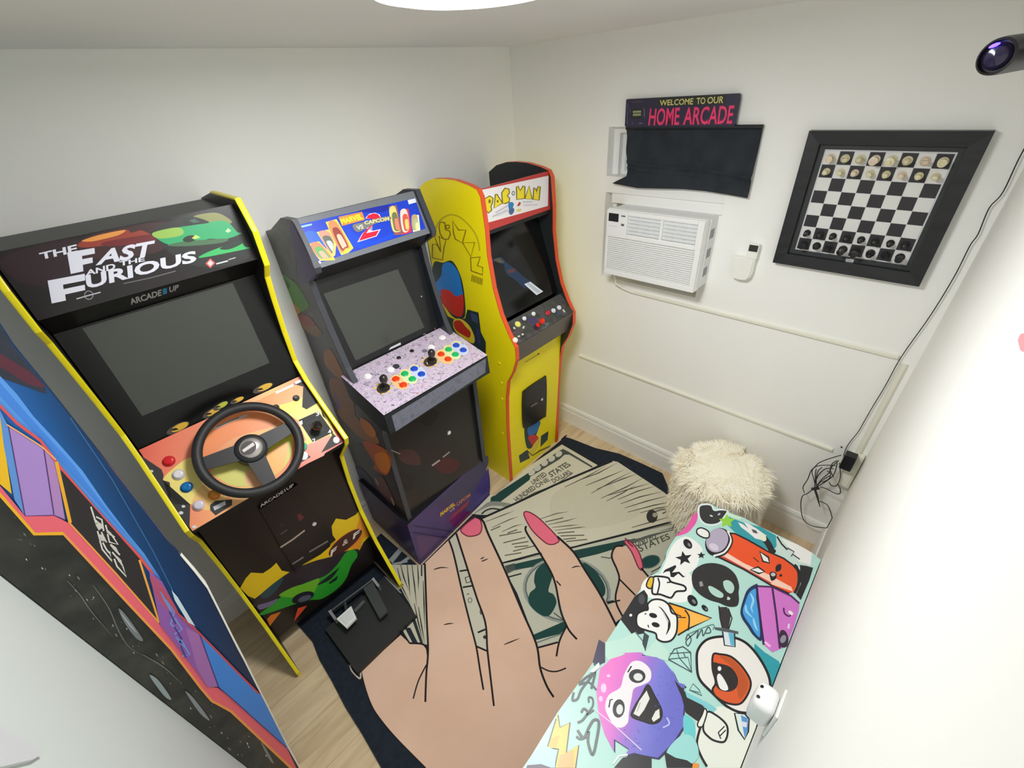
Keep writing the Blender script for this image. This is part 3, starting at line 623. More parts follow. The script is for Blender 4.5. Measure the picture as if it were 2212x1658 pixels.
for k in range(46):
    t, v_ = rr.random(), rr.random()
    q = [G_(205, 715)[0], G_(1350, 160)[0], G_(1945, 500)[0], G_(740, 1245)[0]]
    x = (q[0][0] * (1 - t) + q[1][0] * t) * (1 - v_) + (q[3][0] * (1 - t) + q[2][0] * t) * v_; y = (q[0][1] * (1 - t) + q[1][1] * t) * (1 - v_) + (q[3][1] * (1 - t) + q[2][1] * t) * v_
    L = rr.uniform(2, 5); an = rr.uniform(0, 6.3)
    ar.line([(x, y), (x + L * math.cos(an), y + L * math.sin(an) * .7), (x + L * 1.6 * math.cos(an + .7), y + L * 1.6 * math.sin(an + .7) * .7)], rr.uniform(.6, 1.5), rr.choice((c_(120, 110, 140), c_(196, 150, 190), c_(236, 232, 236), c_(86, 84, 100), c_(226, 150, 160))))
deck = mb.build('joystick_deck', mvc)
hb = MB(); hb.prism([(1.4415, d0[0], d0[1] - 0.0075), (1.4415, d1[0] - .001, d1[1] - 0.0075), (1.4415, d1[0] + .004, 0.972), (1.4415, 0.515, 0.960), (1.4415, 0.30, 1.02)], (-0.557, 0, 0), c_(36, 44, 48, 0.4), c_(30, 34, 38, 0.4))
hm = noise_mat('grey_brushed_print', ((0.3, (84, 86, 98)), (0.5, (112, 114, 128)), (0.7, (96, 98, 110))), 30, 0.4)
Art(hb, (0, d1[0] + .0015, 1.02), Vector((0, 1, .05))).fill(G_(745, 1290, 1950, 555, 1945, 735, 800, 1490), hm)
hb.build('deck_box', deck)
def ond(x, y): return at_plane(*G_(x, y)[0], p0, n)
RED, GRN, BLU, WHT = c_(222, 62, 26, .25), c_(28, 176, 100, .25), c_(34, 74, 190, .25), c_(240, 238, 240, .25)
for x, y, m_, lb in ((800, 822, RED, 'red button'), (895, 898, RED, 'red button'), (915, 755, GRN, 'green button'), (1012, 822, GRN, 'green button'), (1035, 692, BLU, 'blue button'), (1128, 760, BLU, 'blue button'),
                     (1378, 505, RED, 'red button'), (1468, 568, RED, 'red button'), (1475, 445, GRN, 'green button'), (1562, 508, GRN, 'green button'), (1572, 392, BLU, 'blue button'), (1662, 452, BLU, 'blue button'),
                     (735, 702, WHT, 'white button'), (440, 788, WHT, 'white button'), (1395, 292, WHT, 'white button'), (1255, 415, WHT, 'white button')):
    push_button(deck, 'push_button', ond(x, y), n, 0.0130, 0.009, m_, None, lb)
for x, y in ((838, 550), (1005, 462)): push_button(deck, 'push_button', ond(x, y), n, 0.008, 0.006, M_black, None, 'black button')
for x, y in ((660, 935), (1262, 602)):
    q = ond(x, y); MB().lathe([(0.021, 0), (0.020, 0.004), (0.007, 0.007), (0.006, 0.022), (0.013, 0.034), (0.0165, 0.048), (0.016, 0.058), (0.010, 0.067), (0.0001, 0.070)], mat((44, 38, 36), 0.22), q, n, 20).build('joystick', deck)
# lower front
mb, p0, n = slab((0.462, 0.955), (0.452, 0.336), a, b, 0.012, c_(36, 36, 35, 0.3), M_black)
ar = Art(mb, p0, n)
ar.fill(H_(1080, 700, 1200, 690, 1260, 800, 1120, 790), c_(70, 44, 44), True); ar.fill(H_(1370, 800, 1460, 750, 1560, 790, 1500, 870, 1400, 860), c_(74, 34, 38), True)
ar.fill(H_(1250, 470, 1330, 380, 1400, 400, 1330, 500), c_(22, 22, 22), True); ar.fill(H_(1100, 860, 1200, 900, 1180, 1010, 1080, 960), c_(28, 28, 30), True)
ar.line(H_(1345, 812, 1405, 768), 3.4, c_(170, 168, 166)); ar.line(H_(1428, 748, 1482, 704), 2.8, c_(150, 148, 146)); ar.line(H_(1092, 1000, 1102, 1040), 1.6, c_(140, 140, 146))
lp = mb.build('lower_panel', mvc)
push_button(lp, 'coin_lock', at_plane(*H_(1476, 555)[0], p0, n), n, 0.010, 0.006, c_(226, 228, 228), M_steel)
# purple riser, set slightly askew
R4 = [(1.448, 0.488), (0.868, 0.434), (0.868, 0.03), (1.448, 0.03)]
mb = MB(); mb.prism([(x, y, 0.335) for x, y in R4], (0, 0, -0.334), c_(24, 24, 28), noise_mat('purple_print', ((0.3, (62, 50, 100)), (0.5, (76, 62, 116)), (0.7, (58, 48, 110))), 5, 0.4))
e = Vector((R4[1][0] - R4[0][0], R4[1][1] - R4[0][1], 0)).normalized(); nr = e.cross(Vector((0, 0, 1)))
if nr.y < 0: nr = -nr
ar = Art(mb, (R4[0][0], R4[0][1], 0), nr)
T_ = crop(840, 960, 5.921)
ar.fill(T_(440, 830, 580, 760, 1000, 360, 1240, 140, 1265, 260, 1150, 460, 1040, 640, 850, 720), c_(66, 62, 96), True)
ar.fill(T_(350, 1160, 780, 1200, 720, 1240, 470, 1480, 400, 1500), c_(84, 62, 112))
ar.fill(T_(790, 970, 930, 860, 1060, 880, 880, 1060), c_(96, 26, 100), True); ar.fill(T_(1040, 700, 1230, 380, 1270, 300, 1290, 600, 1180, 760, 1080, 840), c_(62, 50, 128), True)
ar.line(T_(320, 1040, 560, 1070, 830, 1115), 3, c_(44, 34, 84)); ar.line(T_(310, 1120, 560, 1160, 760, 1195), 3, c_(44, 34, 84))
ar.text('MARVEL', *q4(T_, (660, 920), (852, 770), (838, 730), (655, 870)), c_(226, 196, 44), 0.04)
ar.fill(T_(770, 960, 830, 880, 1040, 690, 1000, 780, 800, 950), c_(150, 60, 76)); ar.text('VS', *q4(T_, (780, 870), (840, 820), (835, 795), (775, 850)), c_(220, 190, 190), 0.02)
ar.text('CAPCOM', *q4(T_, (870, 790), (1045, 655), (1035, 620), (860, 745)), c_(206, 130, 80), 0.03)
mb.build('riser', mvc)['label'] = 'purple riser box under the cabinet'
# ---------------- yellow cabinet
pac = empty('yellow_arcade_cabinet', (0.46, 0.25, 0), 'yellow arcade cabinet with red edges and PAC-MAN on its white marquee, next to the corner', 'arcade machine', 'upright arcade machines along the left wall')
xl, xr = 0.707, 0.217
prof = [(0.02, 0), (0.02, 1.70), (0.08, 1.735), (0.15, 1.752), (0.22, 1.757), (0.30, 1.755), (0.38, 1.742), (0.43, 1.728), (0.447, 1.70), (0.456, 1.57), (0.453, 1.45), (0.470, 1.30), (0.503, 1.176), (0.545, 1.09), (0.586, 1.025), (0.586, 0.955), (0.555, 0.87), (0.51, 0.79), (0.488, 0.67), (0.470, 0.45), (0.455, 0)]
REDT = mat((226, 84, 44), 0.35, name='red_orange_moulding')
M_pac = mat((242, 224, 14), 0.38, name='yellow_laminate', vary=0.01)
sp = MB(); sp.prism([(xl, y, z) for y, z in prof], (-0.02, 0, 0), M_pac, M_black, M_black)
ar = Art(sp, (xl, 0, 0), (1, 0, 0)); I_ = crop(880, 340, 3.7675); L2 = crop(880, 430, 7.895)
BR = c_(140, 112, 20); INK = c_(34, 54, 58)
# lettering arched over the side
ar.line(L2(440, 620, 480, 500, 560, 360, 680, 280, 770, 265, 900, 310, 1040, 430, 1160, 590, 1215, 740, 1235, 880), 3.2, c_(196, 178, 24), False, True)
def quad(f, *p): return [f(p[i], p[i + 1])[0] for i in (0, 2, 4, 6)]
def glyph(P): ar.line(P, 2.6, BR, True)
glyph(L2(425, 1000, 600, 1035, 625, 830, 660, 690, 455, 615, 560, 880, 500, 770, 430, 765))
ar.line(L2(545, 625, 570, 900), 2.2, BR)
ar.line(L2(640, 400, 560, 390, 540, 480, 560, 590, 620, 680, 700, 680, 735, 600, 720, 540, 650, 520, 640, 400), 2.6, BR)
ar.ell(*L2(690, 470)[0], 4, 4, None, ow=2.2, om=BR)
glyph(L2(775, 370, 875, 525, 1000, 525, 940, 745, 820, 680, 785, 560))
glyph(L2(945, 745, 1150, 735, 1085, 985))
glyph(L2(1080, 1000, 1245, 985, 1195, 1135, 1285, 1160, 1285, 1290, 1090, 1220))
for k in range(7): ar.line(L2(1110 + k * 28, 1290 + k * 10, 1100 + k * 28, 1400 + k * 10), 1.8, c_(120, 96, 18))
# plain colour shapes in place of the printed figure
ar.blob(I_(205, 1070, 215, 860, 290, 855, 370, 845, 440, 980, 470, 1160, 465, 1300, 380, 1300, 290, 1190), INK)
ar.blob(I_(222, 1050, 275, 960, 290, 870, 350, 855, 415, 930, 445, 1060, 455, 1180, 380, 1240, 290, 1150), c_(30, 128, 214))
ar.blob(I_(275, 1080, 340, 1080, 400, 1130, 455, 1120, 450, 1280, 380, 1280, 290, 1190), c_(216, 44, 34))
ar.blob(I_(210, 1110, 280, 1180, 330, 1290, 390, 1320, 470, 1310, 490, 1235, 580, 1260, 600, 1420, 640, 1500, 640, 1640, 600, 1620, 480, 1540, 380, 1470, 280, 1330), INK, smooth=False)
ar.blob(I_(375, 1330, 430, 1310, 500, 1360, 545, 1450, 540, 1510, 470, 1480, 390, 1410), c_(238, 214, 60)); ar.blob(I_(378, 1340, 430, 1325, 480, 1380, 515, 1420, 505, 1465, 450, 1440, 395, 1400), c_(206, 40, 28))
ar.blob(I_(510, 1260, 570, 1275, 585, 1355, 525, 1330), c_(58, 74, 112), 1.2, M_ink, False); ar.blob(I_(560, 1380, 590, 1400, 600, 1540, 570, 1500), c_(52, 56, 110), smooth=False)
o = sp.build('side_panel', pac)
tbm = lambda o, x, out: moulding(o, prof[3:], x, 0.02, REDT, out)
tbm(o, xl, 1)
o = MB().prism([(xr, y, z) for y, z in prof], (0.02, 0, 0), M_pac, M_black, c_(34, 38, 40)).build('side_panel', pac); tbm(o, xr, -1)
a, b = xl - 0.0205, xr + 0.0205
MB().box((b, 0.021, 0.02), (a, 0.035, 1.50), M_black).build('back_panel', pac)
mb, p0, n = slab((0.036, 1.49), (0.405, 1.70), a, b, 0.012, c_(52, 50, 46)); mb.build('top_panel', pac)
mb, p0, n = slab((0.432, 1.724), (0.438, 1.552), a, b, 0.014, c_(196, 62, 60))
ar = Art(mb, p0, n); N_ = crop(1030, 370, 13.0118)
ar.fill(N_(90, 530, 2015, 120, 1995, 970, 165, 1480), c_(240, 236, 236))
OL = c_(120, 106, 22); YP = c_(240, 220, 42)
for P in (N_(195, 780, 360, 690, 455, 750, 440, 880, 395, 980, 420, 1090, 320, 1170, 265, 1110), N_(480, 1040, 520, 640, 560, 640, 720, 890), N_(720, 900, 695, 600, 790, 470, 905, 500, 910, 620, 850, 680, 920, 750, 900, 860, 800, 900), N_(1120, 790, 1110, 430, 1160, 420, 1215, 540, 1300, 410, 1350, 420, 1340, 760), N_(1345, 770, 1470, 400, 1550, 780), N_(1575, 790, 1600, 450, 1680, 560, 1720, 420, 1780, 430, 1745, 810)):
    ar.fill(P, YP); ar.line(P, 2.6, OL, True)
ar.ell(*N_(355, 840)[0], 2.6, 4.5, OL); ar.ell(*N_(580, 840)[0], 2, 3, OL); ar.fill(N_(1640, 470, 1690, 640, 1670, 470), OL)
ar.ell(*N_(1020, 615)[0], 3.6, 5, c_(120, 126, 130)); ar.ell(*N_(1020, 615)[0], 1.8, 2.8, c_(236, 236, 236))
ar.blob(N_(880, 900, 960, 860, 1030, 900, 1010, 1010, 930, 1080, 890, 1040), c_(44, 130, 190)); ar.blob(N_(900, 1080, 1000, 1020, 1050, 1080, 1010, 1180, 950, 1220, 900, 1170), c_(80, 104, 150)); ar.blob(N_(1130, 960, 1190, 860, 1230, 900, 1180, 970), c_(180, 70, 40)); ar.blob(N_(1110, 1080, 1240, 1050, 1230, 1110, 1150, 1130), c_(222, 214, 110))
for P, cc in ((N_(520, 1160, 700, 1060, 860, 960), (206, 190, 222)), (N_(430, 1270, 640, 1180, 860, 1080), (190, 196, 200)), (N_(560, 1250, 720, 1180, 870, 1110), (214, 220, 222)), (N_(1280, 860, 1560, 850), (196, 206, 216)), (N_(1300, 950, 1700, 930), (222, 206, 222))): ar.line(P, 3, c_(*cc))
mb.build('marquee', pac)
MB().box((b, 0.30, 1.535), (a, 0.438, 1.551), M_black).build('speaker_shelf', pac)
mb, p0, n = slab((0.345, 1.534), (0.482, 1.128), a, b, 0.012, M_blackgloss)
ar = Art(mb, p0, n)
ar.fill(I_(690, 840, 760, 810, 800, 850, 880, 910, 960, 980, 1010, 1020, 950, 1060, 880, 1000, 800, 940, 780, 870), c_(26, 50, 82, .2), True); ar.fill(I_(815, 915, 880, 905, 870, 935, 820, 940), c_(96, 50, 50, .2)); ar.fill(I_(700, 830, 750, 815, 790, 855, 750, 860), c_(84, 80, 66, .2))
ar.fill(I_(950, 1030, 1000, 1010, 1105, 1090, 1050, 1120), c_(222, 230, 238)); 
for t in (0.3, 0.5, 0.7): ar.line([tuple(I_(960 + 20 * t * 2, 1032 - 8 * t * 2)[0]), tuple(I_(1045 + 25 * t * 2, 1105 - 8 * t * 2)[0])], 0.9, c_(120, 130, 150))
mb.build('screen', pac)
# control panel
J_ = crop(1080, 640, 12.289)
mb, p0, n = slab((0.500, 1.118), (0.590, 1.036), a, b, 0.008, noise_mat('charcoal_print', ((0.3, (48, 48, 46)), (0.5, (70, 72, 68)), (0.62, (84, 80, 86)), (0.75, (56, 50, 52))), 26, 0.4), M_black)
ar = Art(mb, p0, n)
ar.fill(J_(700, 600, 900, 560, 1000, 640, 960, 740, 800, 720), c_(70, 60, 96), True); ar.fill(J_(1080, 780, 1200, 700, 1300, 720, 1180, 860), c_(96, 104, 104), True); ar.fill(J_(880, 800, 1000, 740, 1080, 790, 980, 900), c_(56, 30, 50), True); ar.fill(J_(330, 960, 480, 890, 540, 900, 380, 1000), c_(104, 66, 80), True); ar.fill(J_(1500, 430, 1560, 400, 1620, 460, 1560, 500), c_(64, 74, 108), True)
for P in (J_(1650, 350, 1690, 340, 1740, 410, 1700, 430), J_(600, 800, 660, 780, 640, 850, 600, 860), J_(560, 1000, 610, 975, 640, 1010, 590, 1040), J_(340, 820, 390, 810, 420, 860, 370, 870), J_(450, 1060, 510, 1030, 540, 1060, 500, 1085)): ar.fill(P, c_(206, 206, 186))
cp = mb.build('control_panel', pac)
mb, q0, nn = slab((0.590, 1.034), (0.548, 0.905), a, b, 0.008, c_(92, 84, 78), M_black); mb.build('panel_front', cp)
def onj(x, y): return at_plane(*J_(x, y)[0], p0, n)
for x, y, cc, r, lb in ((470, 740, (232, 226, 110), .0125, 'yellow button'), (640, 590, (228, 234, 238), .009, 'white button'), (885, 465, (238, 238, 234), .009, 'white button'), (1265, 440, (212, 36, 48), .0105, 'red button'), (1415, 380, (226, 222, 234), .0105, 'white button'), (1565, 300, (222, 222, 234), .0105, 'white button'), (400, 1160, (240, 230, 220), .0115, 'white button')):
    push_button(cp, 'push_button', onj(x, y), n, r, 0.010, mat(cc, 0.25), None, lb)
MB().lathe([(0.012, 0), (0.011, 0.003), (0.004, 0.005), (0.004, 0.024), (0.010, 0.027), (0.0155, 0.037), (0.0155, 0.043), (0.010, 0.052), (0.0001, 0.054)], mat((226, 50, 30), 0.2), onj(1010, 760), n, 20).build('joystick', cp)['label'] = 'red ball-top joystick'
# lower front
R_ = crop(980, 620, 3.767)
mb, p0, n = slab((0.505, 0.905), (0.449, 0.0), a, b, 0.012, M_pac)
ar = Art(mb, p0, n)
ar.blob(R_(575, 1150, 590, 1120, 700, 1090, 690, 1150, 660, 1230, 640, 1300, 600, 1310, 580, 1240), INK); ar.blob(R_(600, 1160, 640, 1100, 700, 1090, 680, 1170, 620, 1210), c_(40, 110, 180)); ar.blob(R_(605, 1220, 660, 1200, 690, 1230, 650, 1290), c_(200, 50, 50))
ar.blob(R_(530, 1370, 600, 1320, 620, 1390, 540, 1430), INK, smooth=False); ar.blob(R_(710, 1210, 770, 1170, 765, 1240, 705, 1300), INK, smooth=False); ar.blob(R_(610, 1350, 680, 1240, 700, 1260, 640, 1370), c_(226, 200, 50)); ar.line(R_(600, 1330, 640, 1370, 700, 1330, 790, 1290), 2.4, c_(70, 74, 40))
ar.line(R_(580, 610, 690, 545), 2.6, c_(196, 180, 40)); ar.fill(R_(680, 550, 690, 530, 700, 545), c_(90, 80, 30))
for y_ in (620, 775, 905, 1185): pass
lp = mb.build('lower_panel', pac)
mb = MB(); q = [at_plane(x, y, p0 + n * 0.0008, n) for x, y in spline(R_(555, 880, 580, 830, 720, 735, 748, 745, 745, 1020, 720, 1060, 590, 1140, 558, 1110), True, 4)]
mb.prism(q, n * 0.008, c_(22, 22, 24, .3)); ar = Art(mb, p0 + n * 0.0088, n)
ar.fill(R_(580, 900, 700, 820, 705, 900, 590, 980), c_(34, 34, 38)); ar.line(R_(628, 972, 680, 940), 2.6, c_(120, 114, 104)); ar.line(R_(600, 860, 700, 800), 1.5, c_(60, 60, 62))
cdoor = mb.build('coin_door', lp)
push_button(cdoor, 'coin_lock', at_plane(*R_(716, 912)[0], p0 + n * 0.0088, n), n, 0.008, 0.006, c_(226, 224, 226), M_steel)
push_button(pac, 'bolt', at_x(*R_(372, 618)[0], xl), Vector((1, 0, 0)), 0.006, 0.004, M_pac)
for y_ in (778, 908, 1188): push_button(pac, 'bolt', at_x(*R_(378 + y_ / 60, y_)[0], xl), Vector((1, 0, 0)), 0.006, 0.004, M_pac)
# ---------------- blue cabinet at the lower left, seen from its side
PY = 0.86
blue = empty('blue_arcade_cabinet', (2.24, 0.78, 0), 'blue arcade cabinet seen side-on at the lower left, with red, purple and starry black stripes', 'arcade machine')
edge = [(at_y(px, py, PY).x, at_y(px, py, PY).z) for px, py in ((0, 702), (31, 750), (72, 800), (97, 830), (116, 854), (147, 893), (200, 960), (239, 1009), (282, 1064), (357, 1161), (388, 1197), (420, 1235), (447, 1270), (513, 1421 - 20), (524, 1421), (560, 1493), (621, 1614), (646, 1658))]
back = [at_y(px, py, PY).x for px, py in ((190, 1330), (540, 1658))]
XB = 2.338
LB = [(at_y(px, py, PY).x, at_y(px, py, PY).z) for px, py in ((540, 1658), (350, 1482), (190, 1332), (0, 1181))]
LB = [(2.342, .3), (2.336, .8), (2.330, 1.2), (2.326, 1.45)]
side = [(edge[0][0] - 0.006, 1.90)] + edge + [(edge[-1][0] + 0.01, 0.0), (2.3435, 0.0)] + LB + [(2.324, 1.90)]
M_navy = grad_mat('navy_print', at_y(300, 1300, PY), at_y(420, 1235, PY), ((0.0, (24, 104, 186)), (0.35, (0, 74, 136)), (0.65, (0, 52, 100)), (1.0, (4, 40, 84))), 0.3)
mb = MB(); mb.prism([(x, PY, z) for x, z in side], (0, -0.02, 0), M_navy, c_(20, 46, 84), M_black)
ar = Art(mb, (0, PY, 0), (0, 1, 0))
C_ = crop(0, 640, 2.7625); D_ = crop(0, 1180, 3.253); U_ = crop(60, 900, 4.144); X_ = crop(320, 1200, 3.62)
SP = noise_mat('space_print', ((0.3, (26, 26, 24)), (0.5, (44, 44, 40)), (0.7, (62, 62, 54))), 14, 0.35)
ar.fill([(-40, 640), (-8, 690), (0, 704), (31, 752), (72, 802), (97, 832), (100, 850), (-40, 800)], c_(44, 48, 64))
ar.fill([(-40, 730), (0, 762), (60, 800), (92, 828), (96, 836), (60, 828), (0, 792), (-40, 780)], c_(92, 38, 56), True)
SKY = c_(92, 160, 244)
ar.fill([(-90, 700), (-5, 806), (36, 850), (72, 898), (123, 953), (178, 1016), (229, 1090), (277, 1153), (311, 1194), (349, 1252), (330, 1238), (300, 1201), (203, 1096), (130, 1009), (87, 951), (36, 913), (-10, 868), (-90, 800)], SKY)
ar.fill([(-5, 820), (60, 895), (160, 1005), (240, 1112), (300, 1186), (250, 1132), (160, 1030), (80, 940), (-5, 850)], c_(70, 138, 232))
# black star field at the back, whole height
ar.fill([(-140, 930), (-5, 1066), (77, 1152), (135, 1150), (277, 1302), (320, 1350), (370, 1400), (400, 1441), (433, 1483), (455, 1510), (497, 1533), (627, 1655), (660, 1720), (700, 1850), (560, 1800), (500, 1720), (320, 1540), (160, 1390), (-30, 1240), (-200, 1100)], SP)
rr = random.Random(5)
for k in range(60):
    t = rr.random(); base_ = (-20 + 580 * t, 1100 + 540 * t); off = rr.uniform(-0.02, 1) * 70
    x, y = base_[0] + off * .55 - 18, base_[1] - off * .5 + 20
    s_ = rr.uniform(.6, 2.0) if k % 9 else 3.2
    ar.fill([(x - s_, y - s_ * 1.4), (x + s_ * .6, y - s_ * .3), (x + s_, y + s_ * 1.5), (x - s_ * .6, y + s_ * .3)], c_(206, 214, 210) if k % 3 else c_(120, 124, 110))
for P, cc in ((D_(830, 430, 880, 470, 1000, 640, 960, 640, 880, 540), (120, 126, 130)), (D_(840, 450, 900, 520, 960, 600, 900, 540), (170, 178, 182)), (D_(1050, 900, 1110, 930, 1200, 1060, 1150, 1040), (150, 162, 166)), (D_(1300, 1010, 1360, 1060, 1470, 1210, 1400, 1160), (140, 146, 152)), (D_(1830, 1370, 1860, 1400, 1920, 1510, 1890, 1490), (130, 134, 132))): ar.fill(P, c_(*cc), True)
for P in (D_(470, 230, 560, 330, 620, 420, 700, 520, 800, 630), D_(650, 260, 760, 420, 830, 580, 900, 690, 1000, 760), D_(1000, 750, 1150, 840, 1270, 950)): ar.line(P, 2.4, c_(110, 116, 112), False, True, True)
# yellow sliver, purple face, pink ribbon
ar.fill([(-80, 850), (0, 898), (25, 1064), (0, 1043), (-80, 960)], c_(250, 196, 24)); ar.fill([(-2, 880), (16, 915), (54, 1112), (31, 1076), (8, 960)], c_(96, 152, 226))
ar.fill([(18, 918), (94, 966), (116, 1110), (54, 1112)], c_(176, 140, 212)); ar.fill([(94, 966), (119, 991), (140, 1120), (116, 1110)], c_(182, 136, 198))
for P in ([(18, 918), (54, 1112)], [(54, 1112), (116, 1110), (140, 1120)], [(94, 966), (116, 1108)]): ar.line(P, 2.6, c_(92, 48, 118))
PK = c_(246, 104, 120); OR = c_(250, 160, 78)
ar.fill([(-80, 960), (-5, 1040), (54, 1112), (116, 1111), (149, 1127), (306, 1300), (345, 1346), (425, 1449), (447, 1480), (469, 1482), (502, 1507), (618, 1612), (640, 1658), (650, 1700), (627, 1655), (497, 1533), (455, 1510), (433, 1483), (400, 1441), (370, 1400), (320, 1350), (277, 1302), (135, 1150), (77, 1152), (-5, 1066), (-80, 990)], PK)
ar.line([(-60, 985), (-2, 1062), (74, 1150), (136, 1149), (278, 1302), (370, 1400), (433, 1483), (456, 1510), (498, 1533), (628, 1656)], 5.5, OR)
ar.line([(-2, 1063), (74, 1150), (136, 1149)], 7, c_(250, 186, 30))
ar.line([(-8, 866), (36, 911), (87, 949), (130, 1007), (203, 1094), (300, 1199), (330, 1238)], 6, c_(232, 84, 86)); ar.line([(14, 914), (40, 930), (90, 962), (120, 990)], 3.2, c_(250, 180, 110))
# black label with white scrawled lettering
ar.fill([(132, 1013), (301, 1204), (343, 1341), (151, 1127)], c_(40, 34, 36)); ar.line([(121, 996), (151, 1128), (250, 1236), (343, 1342)], 4, OR); ar.line([(121, 994), (151, 1126)], 7.5, c_(246, 178, 40)); ar.line([(300, 1206), (343, 1341)], 4.5, c_(250, 176, 70))
Y_ = crop(180, 1080, 9.753)
for P in (Y_(150, 110, 210, 300, 260, 460), Y_(260, 320, 380, 380, 420, 620), Y_(220, 370, 300, 440, 400, 560), Y_(260, 480, 330, 600, 300, 520), Y_(290, 620, 340, 800, 480, 860, 370, 640), Y_(340, 820, 390, 1000, 600, 1260, 540, 1050), Y_(400, 860, 480, 1010, 540, 1080), Y_(460, 490, 500, 640, 650, 750), Y_(500, 680, 540, 850, 720, 900, 600, 720), Y_(560, 900, 640, 1000, 760, 1120), Y_(600, 1060, 700, 1180, 820, 1350), Y_(640, 1200, 700, 1360, 900, 1580, 820, 1360)):
    ar.line(P, 3.4, c_(226, 222, 216))
for P in (Y_(250, 470, 340, 440, 420, 520, 330, 600), Y_(310, 680, 400, 700, 480, 840, 370, 800), Y_(470, 560, 560, 640, 640, 740, 540, 700), Y_(570, 880, 680, 960, 740, 1080, 640, 1010), Y_(700, 1140, 790, 1230, 820, 1340, 720, 1250)): ar.fill(P, c_(216, 212, 204))
# lower purple face, blue and red line
ar.fill([(320, 1228), (349, 1252), (384, 1320), (418, 1347), (430, 1366), (471, 1479), (447, 1480), (425, 1449), (345, 1346)], c_(150, 92, 176)); ar.fill([(322, 1240), (346, 1300), (384, 1321), (350, 1262)], c_(186, 84, 122), True)
ar.fill([(400, 1352), (430, 1366), (471, 1479), (447, 1480), (425, 1440)], c_(170, 110, 180))
for P in (X_(90, 260, 130, 340, 180, 430), X_(130, 330, 200, 420, 170, 520, 220, 560), X_(200, 470, 260, 560, 200, 600), X_(210, 620, 300, 720, 240, 650), X_(250, 640, 320, 760, 260, 770)): ar.line(P, 4, c_(120, 150, 226))
for P in (X_(160, 420, 210, 520), X_(200, 540, 260, 640), X_(250, 690, 290, 780)): ar.line(P, 3, c_(60, 60, 140))
ar.fill([(430, 1366), (470, 1402), (553, 1490), (561, 1496), (622, 1616), (618, 1612), (502, 1507), (471, 1480)], c_(64, 136, 226))
ar.line([(430, 1366), (471, 1480), (502, 1507), (618, 1611)], 2.2, c_(66, 50, 130))
ar.line([(345, 1268), (384, 1322), (430, 1364), (500, 1436), (557, 1494)], 4, c_(206, 76, 84))
ar.fill([(369, 1270), (382, 1285), (420, 1348), (405, 1340), (376, 1292)], c_(214, 232, 244))  # white sliver: a reflection on the panel, drawn in as colour
ar.line([(150, 898), (240, 1030), (330, 1188), (372, 1272)], 2.6, c_(52, 100, 150))
o = mb.build('side_panel', blue, (), [((2.3438, 0, 0), (1, 0, 0)), ((0, 0, 0.0005), (0, 0, -1)), ((0, 0, 1.8995), (0, 0, 1))])
tb = MB(); vs = []; fs = []
low = side[11:20]
for i, (x, z) in enumerate(low):
    dp = 0.006 + 0.045 * min(1, i / 4)
    vs += [(x, PY + 0.0015, z), (x - 0.002, PY + 0.0015, z), (x - 0.004, PY - 0.002, z), (x - 0.004, PY - dp + .002, z), (x - 0.002, PY - dp, z), (x, PY - dp, z)]
for i in range(len(low) - 1):
    for k in range(5): fs.append((i * 6 + k, i * 6 + k + 1, i * 6 + k + 7, i * 6 + k + 6))
tb.add(vs, fs, mat((240, 240, 234), 0.35, name='white_edge_moulding')); tb.build('edge_moulding', o)
MB().prism([(x + (0.07 if i < len(edge) + 2 else 0), PY - 0.16, z) for i, (x, z) in enumerate(side)], (0, 0.02, 0), M_navy, c_(20, 46, 84), M_black).build('side_panel', blue)
XB = 2.312
MB().box((XB - 0.014, PY - 0.139, 0.01), (XB, PY - 0.0205, 1.89), M_black).build('back_panel', blue)
MB().box((2.23, PY - 0.139, 1.16), (XB - 0.0145, PY - 0.0205, 1.80), M_black).build('screen_board', blue)
MB().box((2.27, PY - 0.139, 0.02), (XB - 0.0145, PY - 0.0205, 1.02), M_black).build('lower_panel', blue)
MB().prism([(2.20, PY - 0.0205, 1.14), (XB - 0.015, PY - 0.0205, 1.159), (XB - 0.015, PY - 0.0205, 1.03), (2.20, PY - 0.0205, 1.08)], (0, -0.118, 0), M_black).build('control_panel', blue)
# small white plate on the end wall, at the lower left corner of the photo
pl = at_x(40, 1620, ROOM_L)
wp = MB(); q = [at_x(x, y, ROOM_L) for x, y in ((-60, 1560), (5, 1586), (82, 1634), (60, 1648), (-10, 1665), (-60, 1660))]
wp.prism(q, (-0.006, 0, 0), mat((208, 210, 214), .5)); tag(wp.build('wall_plate'), 'small white plate on the end wall at the bottom left corner', 'wall plate')
# ------------------------------------------------------------------ things on the back wall
K2 = crop(1260, 180, 3.455)
# black-out curtain
cur = empty('curtain', (0.02, 0.95, 1.79), 'black cloth curtain hanging in front of the window above the air conditioner', 'curtain')
Mcl = noise_mat('black_cloth', ((0.3, (22, 28, 36)), (0.5, (32, 39, 47)), (0.7, (38, 44, 50))), 14, 0.85)
top = [at_x(px, py, 0.02) for px, py in K2(318, 335, 420, 325, 600, 322, 800, 322, 1000, 320, 1200, 318, 1340, 322)]
bot = [at_x(px, py, 0.03) for px, py in K2(222, 745, 400, 780, 560, 785, 740, 790, 900, 805, 1060, 830, 1220, 858)]
mid_ = [at_x(px, py, 0.025) for px, py in K2(328, 690, 430, 712, 570, 722, 740, 728, 900, 742, 1070, 765, 1238, 790)]
NR, NCc = 44, 90; mb = MB(); vs = []; fs = []
def lp_(L, t):
    f = t * (len(L) - 1); i = min(int(f), len(L) - 2); return L[i].lerp(L[i + 1], f - i)
